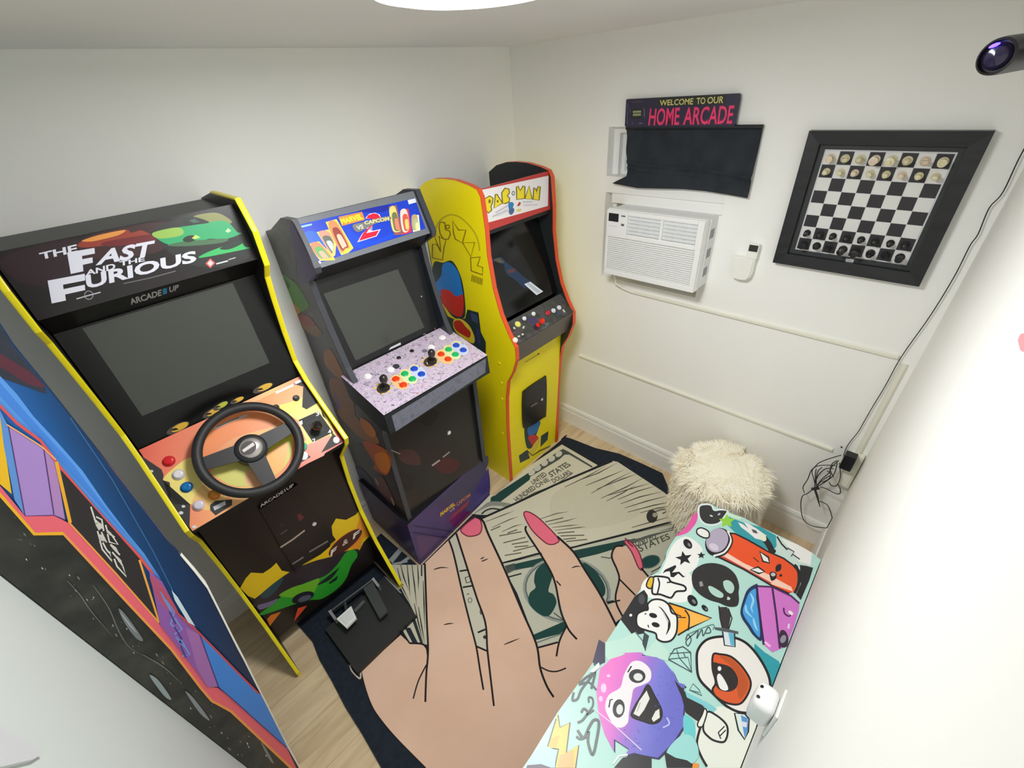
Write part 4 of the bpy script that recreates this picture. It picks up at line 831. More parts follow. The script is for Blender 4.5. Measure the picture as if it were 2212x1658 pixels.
for r in range(NR + 1):
    v = r / NR
    for c in range(NCc + 1):
        u_ = c / NCc; p_ = lp_(top, u_).lerp(lp_(mid_, u_), v / .86) if v < .86 else lp_(mid_, u_).lerp(lp_(bot, u_), (v - .86) / .14)
        # the left end of the cloth is pulled in, then spreads at the hem
        ed = max(0, 1 - u_ * 7); p_.y += ed * .004 * math.sin(11 * v)
        fold = 0.006 * math.sin(9 * v + 3 * u_) * v + 0.010 * math.exp(-((v - 0.60 - 0.10 * u_) / 0.035) ** 2) + 0.008 * math.exp(-((v - 0.70 - 0.08 * u_) / 0.03) ** 2) * (1 - u_) + 0.004 * math.sin(40 * u_) * (1 - v) * ed + 0.012 * v * v
        p_.x = 0.016 + fold; vs.append(p_)
for r in range(NR):
    for c in range(NCc): q = r * (NCc + 1) + c; fs.append((q, q + NCc + 1, q + NCc + 2, q + 1))
mb.add(vs, fs, Mcl, True)
o = mb.build('cloth', cur); md = o.modifiers.new('thick', 'SOLIDIFY'); md.thickness = 0.004; md.offset = 0
mb = MB(); mb.tube([at_x(*K2(322, 332)[0], 0.018), at_x(*K2(1342, 324)[0], 0.018)], 0.008, mat((20, 24, 30), .6), 10); mb.build('curtain_rod', cur)
# sign
sgn = empty('arcade_sign', at_x(1475, 240, 0.02), 'dark WELCOME TO OUR HOME ARCADE sign standing above the black curtain', 'sign')
Rn = crop(1340, 190, 7.9)
mb = MB(); q = [at_x(px, py, 0.026) for px, py in Rn(100, 200, 125, 190, 2025, 90, 2048, 110, 2045, 180, 1965, 610, 1930, 650, 95, 668, 75, 640)]
mb.prism(q, (-0.010, 0, 0), c_(46, 42, 66, .4), c_(30, 30, 40))
ar = Art(mb, (0.026, 0, 0), (1, 0, 0))
ar.fill(Rn(180, 355, 360, 345, 355, 520, 180, 525), c_(36, 38, 40)); ar.fill(Rn(215, 390, 355, 382, 350, 472, 215, 478), c_(150, 150, 110)); ar.line(Rn(215, 432, 352, 426), 2, c_(60, 66, 50)); ar.line(Rn(408, 345, 412, 490), 1.6, c_(110, 104, 130)); ar.line(Rn(165, 350, 170, 420), 1.4, c_(92, 88, 120)); ar.line(Rn(320, 605, 375, 598), 2, c_(120, 114, 150)); ar.line(Rn(190, 605, 230, 598), 1.6, c_(90, 84, 116)); ar.line(Rn(200, 240, 380, 228), 2, c_(86, 62, 76)); ar.line(Rn(130, 270, 120, 620), 1.4, c_(96, 92, 124))
ar.fill(Rn(640, 170, 1800, 110, 1780, 270, 640, 310), c_(44, 48, 38))
YT = c_(214, 206, 130)
ar.text('WELCOME', *q4(Rn, (672, 302), (1240, 280), (1252, 172), (678, 208)), YT, 0.015); ar.text('TO', *q4(Rn, (1300, 278), (1450, 272), (1455, 158), (1306, 168)), YT, 0.015); ar.text('OUR', *q4(Rn, (1484, 268), (1752, 258), (1775, 138), (1492, 154)), YT, 0.015)
for off, col, bd in ((0, (150, 24, 84), 0.035), (0, (240, 62, 112), 0.008)):
    ar.text('HOME', *q4(Rn, (478, 642), (1000, 632), (1025, 330), (510, 348)), c_(*col), bd); ar.text('ARCADE', *q4(Rn, (1068, 632), (1905, 612), (1955, 292), (1100, 330)), c_(*col), bd)
mb.build('board', sgn)
# window air conditioner
ac = empty('air_conditioner', (0.06, 0.93, 1.23), 'white window air conditioner with louvred front set in the wall', 'air conditioner')
AX = 0.125
A4 = [at_x(px, py, AX) for px, py in ((1313.5, 452), (1527.7, 475.2), (1494.4, 634.4), (1300.5, 589.6))]
y0, y1 = (A4[0].y + A4[3].y) / 2, (A4[1].y + A4[2].y) / 2; zt = (A4[0].z + A4[1].z) / 2; zb_ = (A4[2].z + A4[3].z) / 2
Mac = mat((240, 241, 240), 0.4, name='white_abs'); Mgr = mat((222, 225, 226), 0.45, name='light_grey_abs'); Mslot = mat((96, 99, 104), 0.6, name='shadowed_slot')
MB().box((-0.05, y0 + 0.012, zb_ + 0.01), (AX - 0.055, y1 + 0.004, zt - 0.005), mat((228, 229, 229), 0.5), 0.004).build('casing', ac)
fr = MB(); fr.box((AX - 0.055, y0, zb_), (AX - 0.012, y1, zt), Mac, 0.006)
H = zt - zb_; W_ac = y1 - y0
zc = zb_ + H * 0.60                     # top of the intake grille
fr.box((AX - 0.013, y0 + 0.002, zc), (AX, y0 + W_ac * 0.235, zt - 0.003), Mac, 0.003)
fr.box((AX - 0.013, y0 + W_ac * 0.235 + .0002, zt - 0.022), (AX - .0003, y1 - 0.0303, zt - 0.003), Mac, 0.003)
fr.box((AX - 0.013, y0 + W_ac * 0.235 + .0002, zc), (AX - .0003, y1 - 0.0303, zc + 0.022), Mac, 0.003)
fr.box((AX - 0.013, y1 - 0.03, zc), (AX, y1 - 0.002, zt - 0.003), Mac, 0.002)
fr.box((AX - 0.013, y0 + W_ac * 0.585, zc + .0222), (AX - .0005, y0 + W_ac * 0.61, zt - 0.0222), Mac, 0.002)
fr.box((AX - 0.013, y0 + 0.002, zb_ + 0.003), (AX, y1 - 0.002, zb_ + 0.03), Mac, 0.003)
fr.box((AX - 0.013, y0 + 0.002, zb_ + 0.0302), (AX, y0 + 0.012, zc - .0002), Mac, 0.002); fr.box((AX - 0.013, y1 - 0.026, zb_ + 0.0302), (AX, y1 - 0.002, zc - .0002), Mac, 0.003)
front = fr.build('front_panel', ac)
g = MB(); nS = 17; zz0, zz1 = zb_ + 0.031, zc - 0.001
for i in range(nS):
    z = zz0 + (zz1 - zz0) * (i + 0.5) / nS; h_ = (zz1 - zz0) / nS
    g.prism([(AX - 0.012, y0 + 0.012, z - h_ * 0.36), (AX - 0.001, y0 + 0.012, z - h_ * 0.40), (AX - 0.001, y0 + 0.012, z + h_ * 0.22), (AX - 0.012, y0 + 0.012, z + h_ * 0.26)], (0, y1 - 0.0262 - y0 - 0.012, 0), Mac)
g.box((AX - 0.0125, y0 + 0.012, zz0), (AX - 0.0121, y1 - 0.026, zz1), Mslot); g.build('intake_grille', front)
for ya, yb in ((y0 + W_ac * 0.238, y0 + W_ac * 0.584), (y0 + W_ac * 0.612, y1 - 0.031)):
    g = MB(); za, zb2 = zc + 0.023, zt - 0.023
    g.box((AX - 0.0125, ya, za), (AX - 0.0121, yb, zb2), Mslot)
    for i in range(5):
        z = za + (zb2 - za) * (i + 0.5) / 5; g.prism([(AX - 0.012, ya, z + .004), (AX - 0.002, ya, z - .003), (AX - 0.002, ya, z - .006), (AX - 0.012, ya, z)], (0, yb - ya, 0), Mgr)
    for k in (1, 2): y_ = ya + (yb - ya) * k / 3; g.box((AX - 0.012, y_ - .002, za), (AX - 0.006, y_ + .002, zb2), Mgr)
    g.build('air_vent', front)
MB().box((AX, y0 + 0.014, zt - 0.055), (AX + 0.0012, y0 + 0.068, zt - 0.018), mat((44, 46, 50), 0.2)).build('display', front)['label'] = 'dark display window'
MB().box((AX - 0.001, y0 + 0.012, zt - 0.08), (AX + 0.0003, y0 + 0.106, zt - 0.02), Mac).box((AX, y0 + 0.082, zt - 0.028), (AX + 0.001, y0 + 0.104, zt - 0.022), Mslot).box((AX, y0 + 0.084, zt - 0.07), (AX + 0.001, y0 + 0.1, zt - 0.06), Mslot).box((AX, y0 + 0.014, zt - 0.078), (AX + 0.001, y0 + 0.066, zt - 0.074), Mgr).build('buttons', front)
g = MB()
for k in range(3):
    for j in range(4): g.box((0.02 + j * 0.011, y1 + 0.004, zb_ + 0.06 + k * 0.085), (0.027 + j * 0.011, y1 + 0.0048, zb_ + 0.10 + k * 0.085), mat((120, 122, 126), .6))
g.box((0.02, y1 + 0.004, zb_ + 0.05), (0.0605, y1 + 0.0043, zb_ + 0.28), mat((226, 227, 228), .5)); g.build('side_vents', ac)
mb = MB(); mb.tube(spl3 := [Vector((0.055, at_x(1323, 605, 0.05).y, zb_ + 0.011)), at_x(1330, 612, 0.035), at_x(1345, 622, 0.02), at_x(1362, 630, 0.012), at_x(1374, 633, 0.010)], 0.005, mat((232, 231, 222), .45), 8); tag(mb.build('power_cord', ac), 'ivory power cord under the unit')
# remote control in a white wall pocket
rp = at_x(1612, 575, 0.0)
Z_ = crop(1560, 500, 13.82)
q0 = at_x(*Z_(640, 760)[0], 0.02); q1 = at_x(*Z_(640, 1440)[0], 0.02); yl = at_x(*Z_(300, 1000)[0], 0.02).y; yr = at_x(*Z_(960, 1000)[0], 0.02).y
hold = empty('remote_pocket', (0.012, (yl + yr) / 2, q1.z), 'white rounded wall pocket right of the air conditioner', 'holder')
mb = MB(); U_p = [(yl, q0.z), (yl - .001, q1.z + .04), (yl + .004, q1.z + .018), (yl + .016, q1.z + .004), ((yl + yr) / 2, q1.z), (yr - .016, q1.z + .004), (yr - .004, q1.z + .018), (yr + .001, q1.z + .04), (yr, q0.z)]
mb.prism([(0.0005, y, z) for y, z in U_p], (0.030, 0, 0), mat((240, 240, 234), .4)); cy_ = (yl + yr) / 2; cz_ = (q0.z + q1.z) / 2
mb.prism([(0.0306, cy_ + (y - cy_) * .9, cz_ + (z - cz_) * .93) for y, z in U_p], (0.006, 0, 0), mat((240, 240, 234), .4)); mb.build('pocket', hold)
rem = empty('remote_control', (0.02, (yl + yr) / 2 + .01, q0.z), 'white remote control with dark screen standing in the wall pocket', 'remote control')
zt2 = at_x(*Z_(990, 410)[0], 0.028).z; ya = at_x(*Z_(760, 560)[0], 0.03).y; yb = at_x(*Z_(1090, 520)[0], 0.03).y
MB().box((0.010, ya, q0.z + 0.0005), (0.030, yb, zt2 + 0.004), mat((242, 242, 238), .35), 0.003).build('body', rem)
MB().box((0.0301, ya + 0.003, zt2 - 0.026), (0.031, yb - 0.003, zt2 + 0.0005), mat((58, 58, 56), .2)).build('screen', rem)
# framed wall chess board
fy0, fy1, fz0, fz1 = 1.438, 1.907, 1.404, 1.873
ch = empty('wall_chess_board', (0.01, (fy0 + fy1) / 2, fz0), 'black framed chess board hanging on the wall right of the air conditioner', 'chess board')
Mfr = noise_mat('black_stained_wood', ((0.3, (20, 22, 24)), (0.6, (34, 35, 38)), (0.8, (26, 30, 30))), 6, 0.4, 6, (1, 1, 8))
fw = 0.042; mb = MB()
def frame(mb, a, b, c, d, w, x0, x1, m, inset=0.0):
    for P in (((x0, a, d), (x1, a, d), (x1, b, d), (x0, b, d)),): pass
    O = [(a, c), (b, c), (b, d), (a, d)]; I = [(a + w, c + w), (b - w, c + w), (b - w, d - w), (a + w, d - w)]
    vs = [(x0, *p) for p in O] + [(x1, *p) for p in O] + [(x1 - inset, *p) for p in I] + [(x0, *p) for p in I]; fs = []
    for i in range(4):
        j = (i + 1) % 4; fs += [(i, j, 4 + j, 4 + i), (4 + i, 4 + j, 8 + j, 8 + i), (8 + i, 8 + j, 12 + j, 12 + i), (12 + i, 12 + j, j, i)]
    mb.add(vs, fs, m)
frame(mb, fy0, fy1, fz0, fz1, fw, 0.0005, 0.032, Mfr, 0.004); mb.build('frame', ch)
mb = MB(); mb.box((0.001, fy0 + fw, fz0 + fw), (0.012, fy1 - fw, fz1 - fw), mat((52, 56, 56), 0.6, name='charcoal_mat')); mat_o = mb.build('mat_board', ch)
G0, G1, GZ0, GZ1 = 1.504, 1.845, 1.468, 1.811
lp4 = [at_x(px, py, 0.0125) for px, py in crop(1640, 240, 3.95)(740, 1255, 810, 1265, 795, 1308, 735, 1300)]
mb = MB(); mb.prism(lp4, (0.001, 0, 0), mat((200, 204, 206), .5)); Art(mb, (0.0136, 0, 0), (1, 0, 0)).line(crop(1640, 240, 3.95)(755, 1270, 790, 1276), 1.2, c_(130, 130, 134)); mb.build('plaque', ch)['label'] = 'small pale plaque under the squares'
mb = MB(); mb.box((0.0121, G0 - 0.004, GZ0 - 0.004), (0.0145, G1 + 0.004, GZ1 + 0.004), mat((206, 206, 212), .4)); bd = mb
cw, chh = (G1 - G0) / 8, (GZ1 - GZ0) / 8
Mlt = mat((226, 226, 224), .4); Mdk = mat((44, 42, 46), .45)
for r in range(8):
    for c in range(8):
        y_, z_ = G0 + c * cw, GZ1 - (r + 1) * chh; m_ = Mlt if (r + c) % 2 == 0 else Mdk
        mb.add([(0.0148, y_ + .0006, z_ + .0006), (0.0148, y_ + cw - .0006, z_ + .0006), (0.0148, y_ + cw - .0006, z_ + chh - .0006), (0.0148, y_ + .0006, z_ + chh - .0006)], [(0, 1, 2, 3)], m_)
mb.build('squares', ch)
Mcream = mat((222, 214, 178), .4, name='cream_boxwood'); Mcream2 = mat((226, 208, 186), .4, name='pale_pink_boxwood'); Mebony = mat((26, 25, 28), .4, name='ebony')
shapes = {'pawn': [(.0115, 0), (.0115, .004), (.009, .006), (.006, .010), (.005, .018), (.0085, .020), (.006, .022), (.008, .027), (.0075, .032), (.003, .035), (.0001, .0355)],
          'rook': [(.0135, 0), (.0135, .005), (.010, .008), (.008, .024), (.0115, .028), (.0115, .036), (.007, .036), (.007, .033), (.0001, .033)],
          'knight': [(.0135, 0), (.0135, .005), (.010, .008), (.009, .014), (.0001, .015)],
          'bishop': [(.0135, 0), (.0135, .005), (.009, .008), (.0065, .024), (.0105, .027), (.0085, .034), (.004, .040), (.0001, .042)],
          'queen': [(.014, 0), (.014, .005), (.010, .008), (.007, .030), (.011, .034), (.0125, .042), (.007, .043), (.003, .047), (.0001, .048)],
          'king': [(.014, 0), (.014, .005), (.010, .008), (.0075, .032), (.012, .036), (.0125, .044), (.004, .046), (.004, .052), (.0001, .052)]}
ORD = ['rook', 'knight', 'bishop', 'queen', 'king', 'bishop', 'knight', 'rook']
NTH = ['first', 'second', 'third', 'fourth', 'fifth', 'sixth', 'seventh', 'eighth']
proto = {}
def piece(kind, m):
    if (kind, m.name) in proto: return proto[(kind, m.name)].copy()
    mb = MB(); mb.lathe(shapes[kind], m, (0, 0, 0), (1, 0, 0), 20)
    if kind == 'knight':
        P = [(.012, -.0075, 0), (.026, -.008, 0), (.034, -.002, 0), (.038, .001, 0), (.036, .005, 0), (.030, .011, 0), (.026, .0105, 0), (.026, .004, 0), (.020, .006, 0), (.012, .008, 0)]
        mb.prism([(x, y, -.005) for x, y, _ in P], (0, 0, .010), m)
    me = mb.build(kind + '_piece'); proto[(kind, m.name)] = me; return me
for r, row in ((0, ORD), (1, ['pawn'] * 8), (6, ['pawn'] * 8), (7, ORD)):
    for c, kind in enumerate(row):
        m_ = (Mcream if (c + r) % 3 else Mcream2) if r < 2 else Mebony
        o = piece(kind, m_)
        if o.name not in COL.objects: COL.objects.link(o)
        o.name = kind + '_piece'; o.location = (0.0150, G0 + (c + 0.5) * cw + 0.0005 * ((c * 7 + r) % 5 - 2), GZ1 - (r + 0.52) * chh)
        tone = 'cream' if r < 2 else 'black'; rown = {0: 'top row', 1: 'second row from the top', 6: 'second row from the bottom', 7: 'bottom row'}[r]
        tag(o, '%s chess %s on the wall board, %s, %s from the left' % (tone, kind, rown, NTH[c]), 'chess piece', '%s chess pieces on the wall board' % tone)
# socket box, adapter, cables
S_ = crop(1660, 940, 5.527)
b0 = at_x(*S_(1120, 250)[0], 0.03); b1 = at_x(*S_(960, 630)[0], 0.03)
ob = empty('socket_box', (0.0, 1.965, b1.z), 'ivory surface socket box in the right corner below the cable duct', 'socket')
zA, zB = at_x(*S_(1110, 260)[0], .03).z, at_x(*S_(960, 640)[0], .03).z
MB().box((0.0005, 1.948, zB), (0.034, 1.999, zA), mat((232, 230, 214), .4), 0.004).build('box', ob)
MB().box((0.0341, 1.956, zB + .008), (0.037, 1.991, zA - .008), mat((238, 236, 222), .4), 0.001).build('cover_plate', ob)
zt_, zb3 = at_x(*S_(960, 215)[0], .06).z, at_x(*S_(940, 405)[0], .06).z
yA, yB = at_x(*S_(865, 320)[0], .06).y, at_x(*S_(1045, 300)[0], .06).y
tag(MB().box((0.0375, yA, zb3), (0.075, yB, zt_), mat((18, 20, 26), .35), 0.005).build('power_adapter'), 'black power adapter plugged into the ivory socket box', 'adapter')
Mcab = mat((44, 46, 48), .5, name='dark_cable')
def cable(pts, r=0.0022, x=0.012, m=None, wob=0.0):
    P = []; S2 = spline(pts, False, 5)
    for i, (px, py) in enumerate(S2):
        q = at_x(px, py, x + wob * math.sin(i * 1.3)); q.y = min(q.y, ROOM_W - 0.006); P.append(q)
    return P
mb = MB()
mb.tube(cable([(2290, 200), (2212, 322), (2167, 414), (2137, 449), (2113, 505), (2095, 531), (2062, 596), (2010, 681), (1948, 769), (1913, 832), (1887, 875), (1869, 906), (1854, 932), (1832, 960), (1824, 978), (1822, 990)]), 0.0017, Mcab, 6)
tag(mb.build('long_cable'), 'long thin dark cable running up the right corner beside the chess board', 'cable')
tl = MB()
for P, xx in ((S_(870, 235, 800, 255, 690, 290, 600, 330, 560, 370, 510, 420, 470, 520, 425, 590, 412, 630, 430, 685), .016), (S_(800, 360, 700, 355, 600, 362, 540, 390, 520, 440, 545, 530, 560, 600), .02), (S_(840, 300, 780, 350, 740, 400, 720, 450, 640, 520, 570, 610), .026), (S_(820, 330, 800, 420, 770, 480, 700, 540, 600, 600, 520, 650), .022), (S_(780, 400, 680, 400, 600, 470, 560, 560, 550, 640), .028), (S_(570, 400, 560, 460, 560, 540, 555, 620), .015), (S_(640, 380, 590, 430, 570, 520, 575, 600), .024), (S_(730, 480, 640, 540, 580, 600), .03), (S_(850, 330, 855, 400, 860, 480, 840, 560, 800, 605, 750, 595, 725, 560), .014),
              (S_(825, 585, 850, 620, 860, 680, 830, 700, 770, 680, 700, 640, 620, 615), .018), (S_(520, 650, 470, 690, 410, 720, 388, 800, 395, 930, 430, 1020, 520, 1080, 640, 1100, 740, 1105, 780, 1070, 760, 980, 730, 880, 690, 820, 610, 785), .016), (S_(700, 420, 740, 460, 720, 520, 640, 560), .019), (S_(820, 300, 760, 340, 740, 420, 780, 500), .03)):
    tl.tube(cable(P, x=xx + .036, wob=.002), 0.0021, Mcab, 6)
tl.tube([at_x(*q, .06) for q in S_(560, 660, 580, 720, 600, 800, 615, 850)], [.0055, .005, .003, .0018], Mcab, 8)
tl.tube([at_x(*q, .06) for q in S_(520, 640, 600, 630)], 0.0075, Mcab, 8)
tag(tl.build('coiled_cable'), 'tied bundle of dark cable hanging below the black adapter', 'cable')
tag(MB().lathe([(.004, 0), (.004, .002), (.0001, .0035)], mat((60, 60, 60), .4), at_x(1818, 965, 0.0005), (1, 0, 0), 10).build('wall_screw'), 'small dark screw in the wall above the adapter', 'screw')
# black spotlight at the top right, blue light on its face
sc = CAM + ray(2172, 118) * 0.62
sp_ = empty('spotlight', sc, 'black spotlight with a blue lit face at the upper right edge', 'spotlight')
axv = (CAM + ray(2150, 122) * 0.58) - (CAM + ray(2260, 104) * 0.615); axv.normalize()
fc = CAM + ray(2152, 122) * 0.60; rs = 0.62 * 34 / F_PX
mb = MB(); mb.lathe([(rs * .92, -0.17), (rs, -0.165), (rs, -0.012), (rs * .96, 0.0), (rs * .84, 0.002), (rs * .80, -0.004), (0.0001, -0.004)], mat((28, 28, 34), .35), fc, axv, 32); mb.build('body', sp_)
mb = MB(); mb.lathe([(rs * .72, -0.003), (rs * .5, 0.0035), (0.0001, 0.006)], mat((46, 40, 66), .1), fc, axv, 28); mb.build('lens', sp_)
upv = (at := (CAM + ray(2165, 96) * 0.60) - fc); upv = (upv - axv * upv.dot(axv)).normalized()
mb = MB(); mb.tube([fc + axv * 0.0055 + upv * rs * .62 + axv.cross(upv) * t * rs * .5 for t in (-0.5, -.2, .2, .5)], [.001, .0022, .0022, .001], glow('blue_led', (70, 50, 255), 9.0), 8); mb.build('led', sp_)['label'] = 'blue lit bulb'
fe = fc - axv * 0.10
mb = MB(); mb.tube([fe, Vector((fe.x, ROOM_W - 0.006, fe.z + .02))], 0.006, M_black, 8); mb.lathe([(.03, 0), (.03, -.006)], M_black, (fe.x, ROOM_W, fe.z + .02), (0, 1, 0), 20); mb.build('wall_bracket', sp_)
# pink note at the right edge, white plug on the right wall
pk = [at_y(px, py, ROOM_W) for px, py in ((2203, 735), (2209, 722), (2240, 715), (2240, 775), (2209, 757))]
mb = MB(); mb.prism(pk, (0, -0.002, 0), c_(232, 150, 160)); tag(mb.build('pink_sticker'), 'pink sticker on the right wall at the photo edge', 'sticker')
V_ = crop(1560, 1300, 4.6325)
# white plug-in unit on the right wall
from mathutils.bvhtree import BVHTree
PX, PZ = 1.325, 0.76
plug = empty('plug_in_unit', (PX, ROOM_W, PZ), 'white rounded plug-in unit with two dark slots on the right wall', 'plug')
MB().box((PX - 0.038, ROOM_W - 0.006, PZ - 0.060), (PX + 0.038, ROOM_W - 0.0003, PZ + 0.060), M_white, 0.002).build('wall_plate', plug)
mb = MB(); mb.box((PX - 0.034, ROOM_W - 0.056, PZ - 0.048), (PX + 0.034, ROOM_W - 0.0065, PZ + 0.048), mat((242, 243, 244), .35), 0.016, None, True)
bv = BVHTree.FromPolygons([tuple(v) for v in mb.v], mb.f); mb.build('housing', plug)
for px, py in ((1646, 1482), (1638, 1504)):
    h = bv.ray_cast(CAM, ray(px, py).normalized())
    if h[0]: MB().lathe([(0.0042, -0.001), (0.0042, 0.0008), (0.0001, 0.001)], M_ink, h[0], h[1], 14).build('slot', plug)
# ------------------------------------------------------------------ hand-and-banknotes rug
ZR = 0.008
def rz(px, py): return at_z(px, py, ZR)
P_ = crop(740, 1080, 2.8686); Qr = crop(840, 940, 3.3167); O_ = crop(560, 1350, 5.38)
outl = [(0.10, 0.495), (0.24, 0.495)]
e_top = [rz(*p) for p in Qr(1215, 0, 1300, 20, 1480, 90, 1650, 130, 1800, 195, 1960, 270)]
e_bot = [rz(*p) for p in O_(1420, 1658, 1200, 1270, 1000, 950, 840, 640, 700, 400, 620, 190)]
pts = [Vector((0.135, 0.475, ZR))] + e_top + [Vector((0.23, 1.33, ZR)), Vector((0.36, 1.42, ZR)), Vector((0.50, 1.55, ZR)), Vector((0.9, 1.58, ZR)), Vector((1.7, 1.62, ZR)), Vector((2.05, 1.50, ZR)), Vector((2.12, 1.30, ZR))] + e_bot + [Vector((2.045, 0.17, ZR)), Vector((1.61, 0.17, ZR)), Vector((1.565, 0.17, ZR)), Vector((1.475, 0.155, ZR)), Vector((1.458, 0.50, ZR)), Vector((0.868, 0.452, ZR)), Vector((0.72, 0.47, ZR)), Vector((0.20, 0.475, ZR))]
Mrug = noise_mat('navy_pile', ((0.3, (16, 24, 36)), (0.5, (22, 32, 46)), (0.7, (28, 38, 52))), 60, 0.95)
mb = MB(); mb.prism(pts, (0, 0, -(ZR - 0.0005)), Mrug)
ar = Art(mb, (0, 0, ZR), (0, 0, 1), 0.0001, 0.00001)
def rc(r, g, b): return mat((r, g, b), 0.9)
BG = rc(212, 207, 186); BG2 = rc(200, 196, 176); INKR = rc(24, 28, 30); GR = rc(22, 66, 62); GR2 = rc(120, 134, 122); SK = noise_mat('skin_print', ((0.3, (222, 184, 160)), (0.5, (228, 190, 166)), (0.7, (232, 196, 174))), 3, 0.9); PKN = rc(240, 112, 138)
Wn = crop(1040, 950, 7.9)
# back note
ar.fill(Wn(-300, 1260, -60, 1080, 100, 900, 160, 830, 400, 680, 1370, 60, 2010, 420, 1900, 470, 250, 1264), BG); ar.line(Wn(150, 855, 480, 640, 1370, 55, 2015, 425), 5, INKR)
ar.fill(Wn(140, 600, 190, 570, 240, 610, 350, 660, 160, 800, 120, 700), rc(216, 216, 216)); ar.line(Wn(160, 850, 385, 700), 5, INKR)
ar.fill(Wn(160, 980, 800, 560, 840, 610, 820, 680, 330, 1050, 150, 1070), GR)
ar.fill(Wn(800, 560, 1300, 200, 1390, 150, 1490, 200, 1900, 450, 1880, 470, 1500, 250, 1420, 250, 1330, 330, 850, 620), rc(70, 80, 76))
for gx, gy in ((860, 555), (960, 480), (1080, 395), (1200, 320), (1320, 240)): ar.ell(1040 + gx / 7.9, 950 + gy / 7.9, 8, 5.5, rc(200, 200, 186), -0.6)
ar.text('UNITED', *q4(Wn, (880, 770), (1130, 600), (1060, 540), (840, 700)), rc(92, 92, 80), .03); ar.text('STATES', *q4(Wn, (1190, 640), (1540, 430), (1440, 370), (1130, 560)), rc(92, 92, 80), .03)
ar.text('ONE', *q4(Wn, (950, 830), (1180, 690), (1110, 640), (900, 760)), rc(110, 108, 96), .03); ar.text('HUNDRED', *q4(Wn, (620, 1060), (940, 830), (870, 770), (540, 1000)), rc(92, 92, 80), .03); ar.text('DOLLARS', *q4(Wn, (1240, 740), (1550, 560), (1480, 510), (1180, 670)), rc(100, 98, 88), .03)
ar.line(Wn(620, 1060, 900, 900, 1260, 770, 1560, 560), 2.4, rc(110, 110, 100))
ar.fill(Wn(-120, 1264, 0, 1150, 120, 1060, 300, 1050, 540, 1110, 340, 1210, 200, 1264), rc(140, 144, 134), True); ar.fill(Wn(-100, 1264, 60, 1160, 200, 1120, 400, 1150, 240, 1264), BG2, True); ar.line(Wn(0, 1264, 80, 1200, 190, 1170, 330, 1190), 3.2, rc(24, 50, 46), False, True)
# fanned stack
ar.fill(Qr(610, 625, 660, 590, 900, 490, 1600, 182, 1640, 190, 1960, 400, 2040, 460, 2120, 590, 2160, 600, 1330, 802, 805, 920, 700, 660), BG); ar.line(Qr(640, 605, 900, 490, 1200, 350, 1602, 182), 4.5, INKR); ar.line(Qr(805, 918, 1060, 850, 1330, 800, 1800, 680, 2120, 595), 4.5, INKR)
ar.fill(Qr(1180, 420, 1500, 300, 1650, 400, 1800, 560, 1500, 660, 1200, 640), rc(204, 199, 178), True)
for L in ((1260, 370, 1420, 295, 1560, 215), (1340, 330, 1500, 270, 1640, 195), (1410, 360, 1560, 300, 1690, 245), (1450, 415, 1600, 330, 1740, 260), (1490, 385, 1680, 310, 1780, 275), (1520, 450, 1700, 370, 1830, 300), (1570, 430, 1740, 380, 1880, 340), (1640, 460, 1780, 400, 1920, 360), (1660, 490, 1800, 440, 1970, 400), (1690, 520, 1850, 470, 2010, 430), (1710, 550, 1900, 500, 2050, 470), (1740, 660, 1880, 620, 2060, 570), (1800, 555, 1930, 520, 2080, 500), (1560, 470, 1680, 410, 1760, 360)):
    ar.line(Qr(*L), 2.6, rc(88, 84, 72), False, False, True)
for L in ((690, 620, 820, 570, 900, 540), (740, 660, 860, 605, 930, 580), (730, 680, 800, 650), (810, 690, 900, 650, 960, 635), (850, 700, 920, 675), (790, 720, 950, 690), (820, 770, 980, 730), (880, 780, 1000, 760), (900, 800, 1000, 790), (890, 830, 1050, 790), (830, 860, 950, 840), (1080, 600, 1200, 560, 1290, 545), (1120, 620, 1250, 590), (1140, 640, 1280, 610, 1350, 590), (1170, 660, 1300, 645, 1360, 640), (1190, 680, 1360, 660, 1410, 655), (1210, 700, 1330, 690), (1230, 720, 1400, 715), (1250, 745, 1340, 735), (1270, 760, 1420, 745)):
    ar.line(Qr(*L), 2.4, rc(104, 98, 84), False, False, True)
ar.ell(*Qr(1885, 580)[0], 12, 14, rc(48, 48, 46)); ar.ell(*Qr(1905, 570)[0], 5, 5, rc(168, 164, 146)); ar.line(Qr(1910, 545, 1970, 530, 2040, 545, 2080, 560), 4, rc(120, 118, 108), False, True); ar.line(Qr(1960, 560, 2020, 530, 2080, 520), 3, rc(84, 84, 80)); ar.line(Qr(2000, 560, 2060, 550), 4, rc(90, 90, 84))
# front note
ar.fill(Qr(805, 922, 1330, 806, 1760, 700, 2160, 606, 2160, 800, 2080, 900, 1960, 970, 1880, 995, 1700, 1300, 1250, 1480, 1070, 1525, 1030, 1420, 920, 1130), rc(196, 196, 178))
ar.fill(Qr(860, 930, 1300, 830, 1760, 735, 1790, 760, 1500, 850, 1330, 890, 900, 965), GR); ar.fill(Qr(830, 935, 900, 915, 905, 965, 850, 990), rc(70, 80, 74))
ar.line(Qr(855, 1015, 950, 990), 3, INKR); ar.line(Qr(850, 975, 950, 955), 2, rc(90, 96, 88))
ar.ell(*Qr(1275, 1110)[0], 96, 72, rc(150, 156, 150), 0.16); ar.ell(*Qr(1275, 1110)[0], 91, 67, rc(92, 104, 100), 0.16); ar.ell(*Qr(1275, 1110)[0], 88, 64, rc(184, 186, 170), 0.16)
ar.fill(Qr(1140, 905, 1060, 960, 1040, 1040, 1050, 1090, 1010, 1130, 1000, 1190, 1040, 1250, 1110, 1295, 1160, 1280, 1200, 1200, 1180, 1140, 1145, 1120, 1150, 1080, 1170, 1000), GR, True)
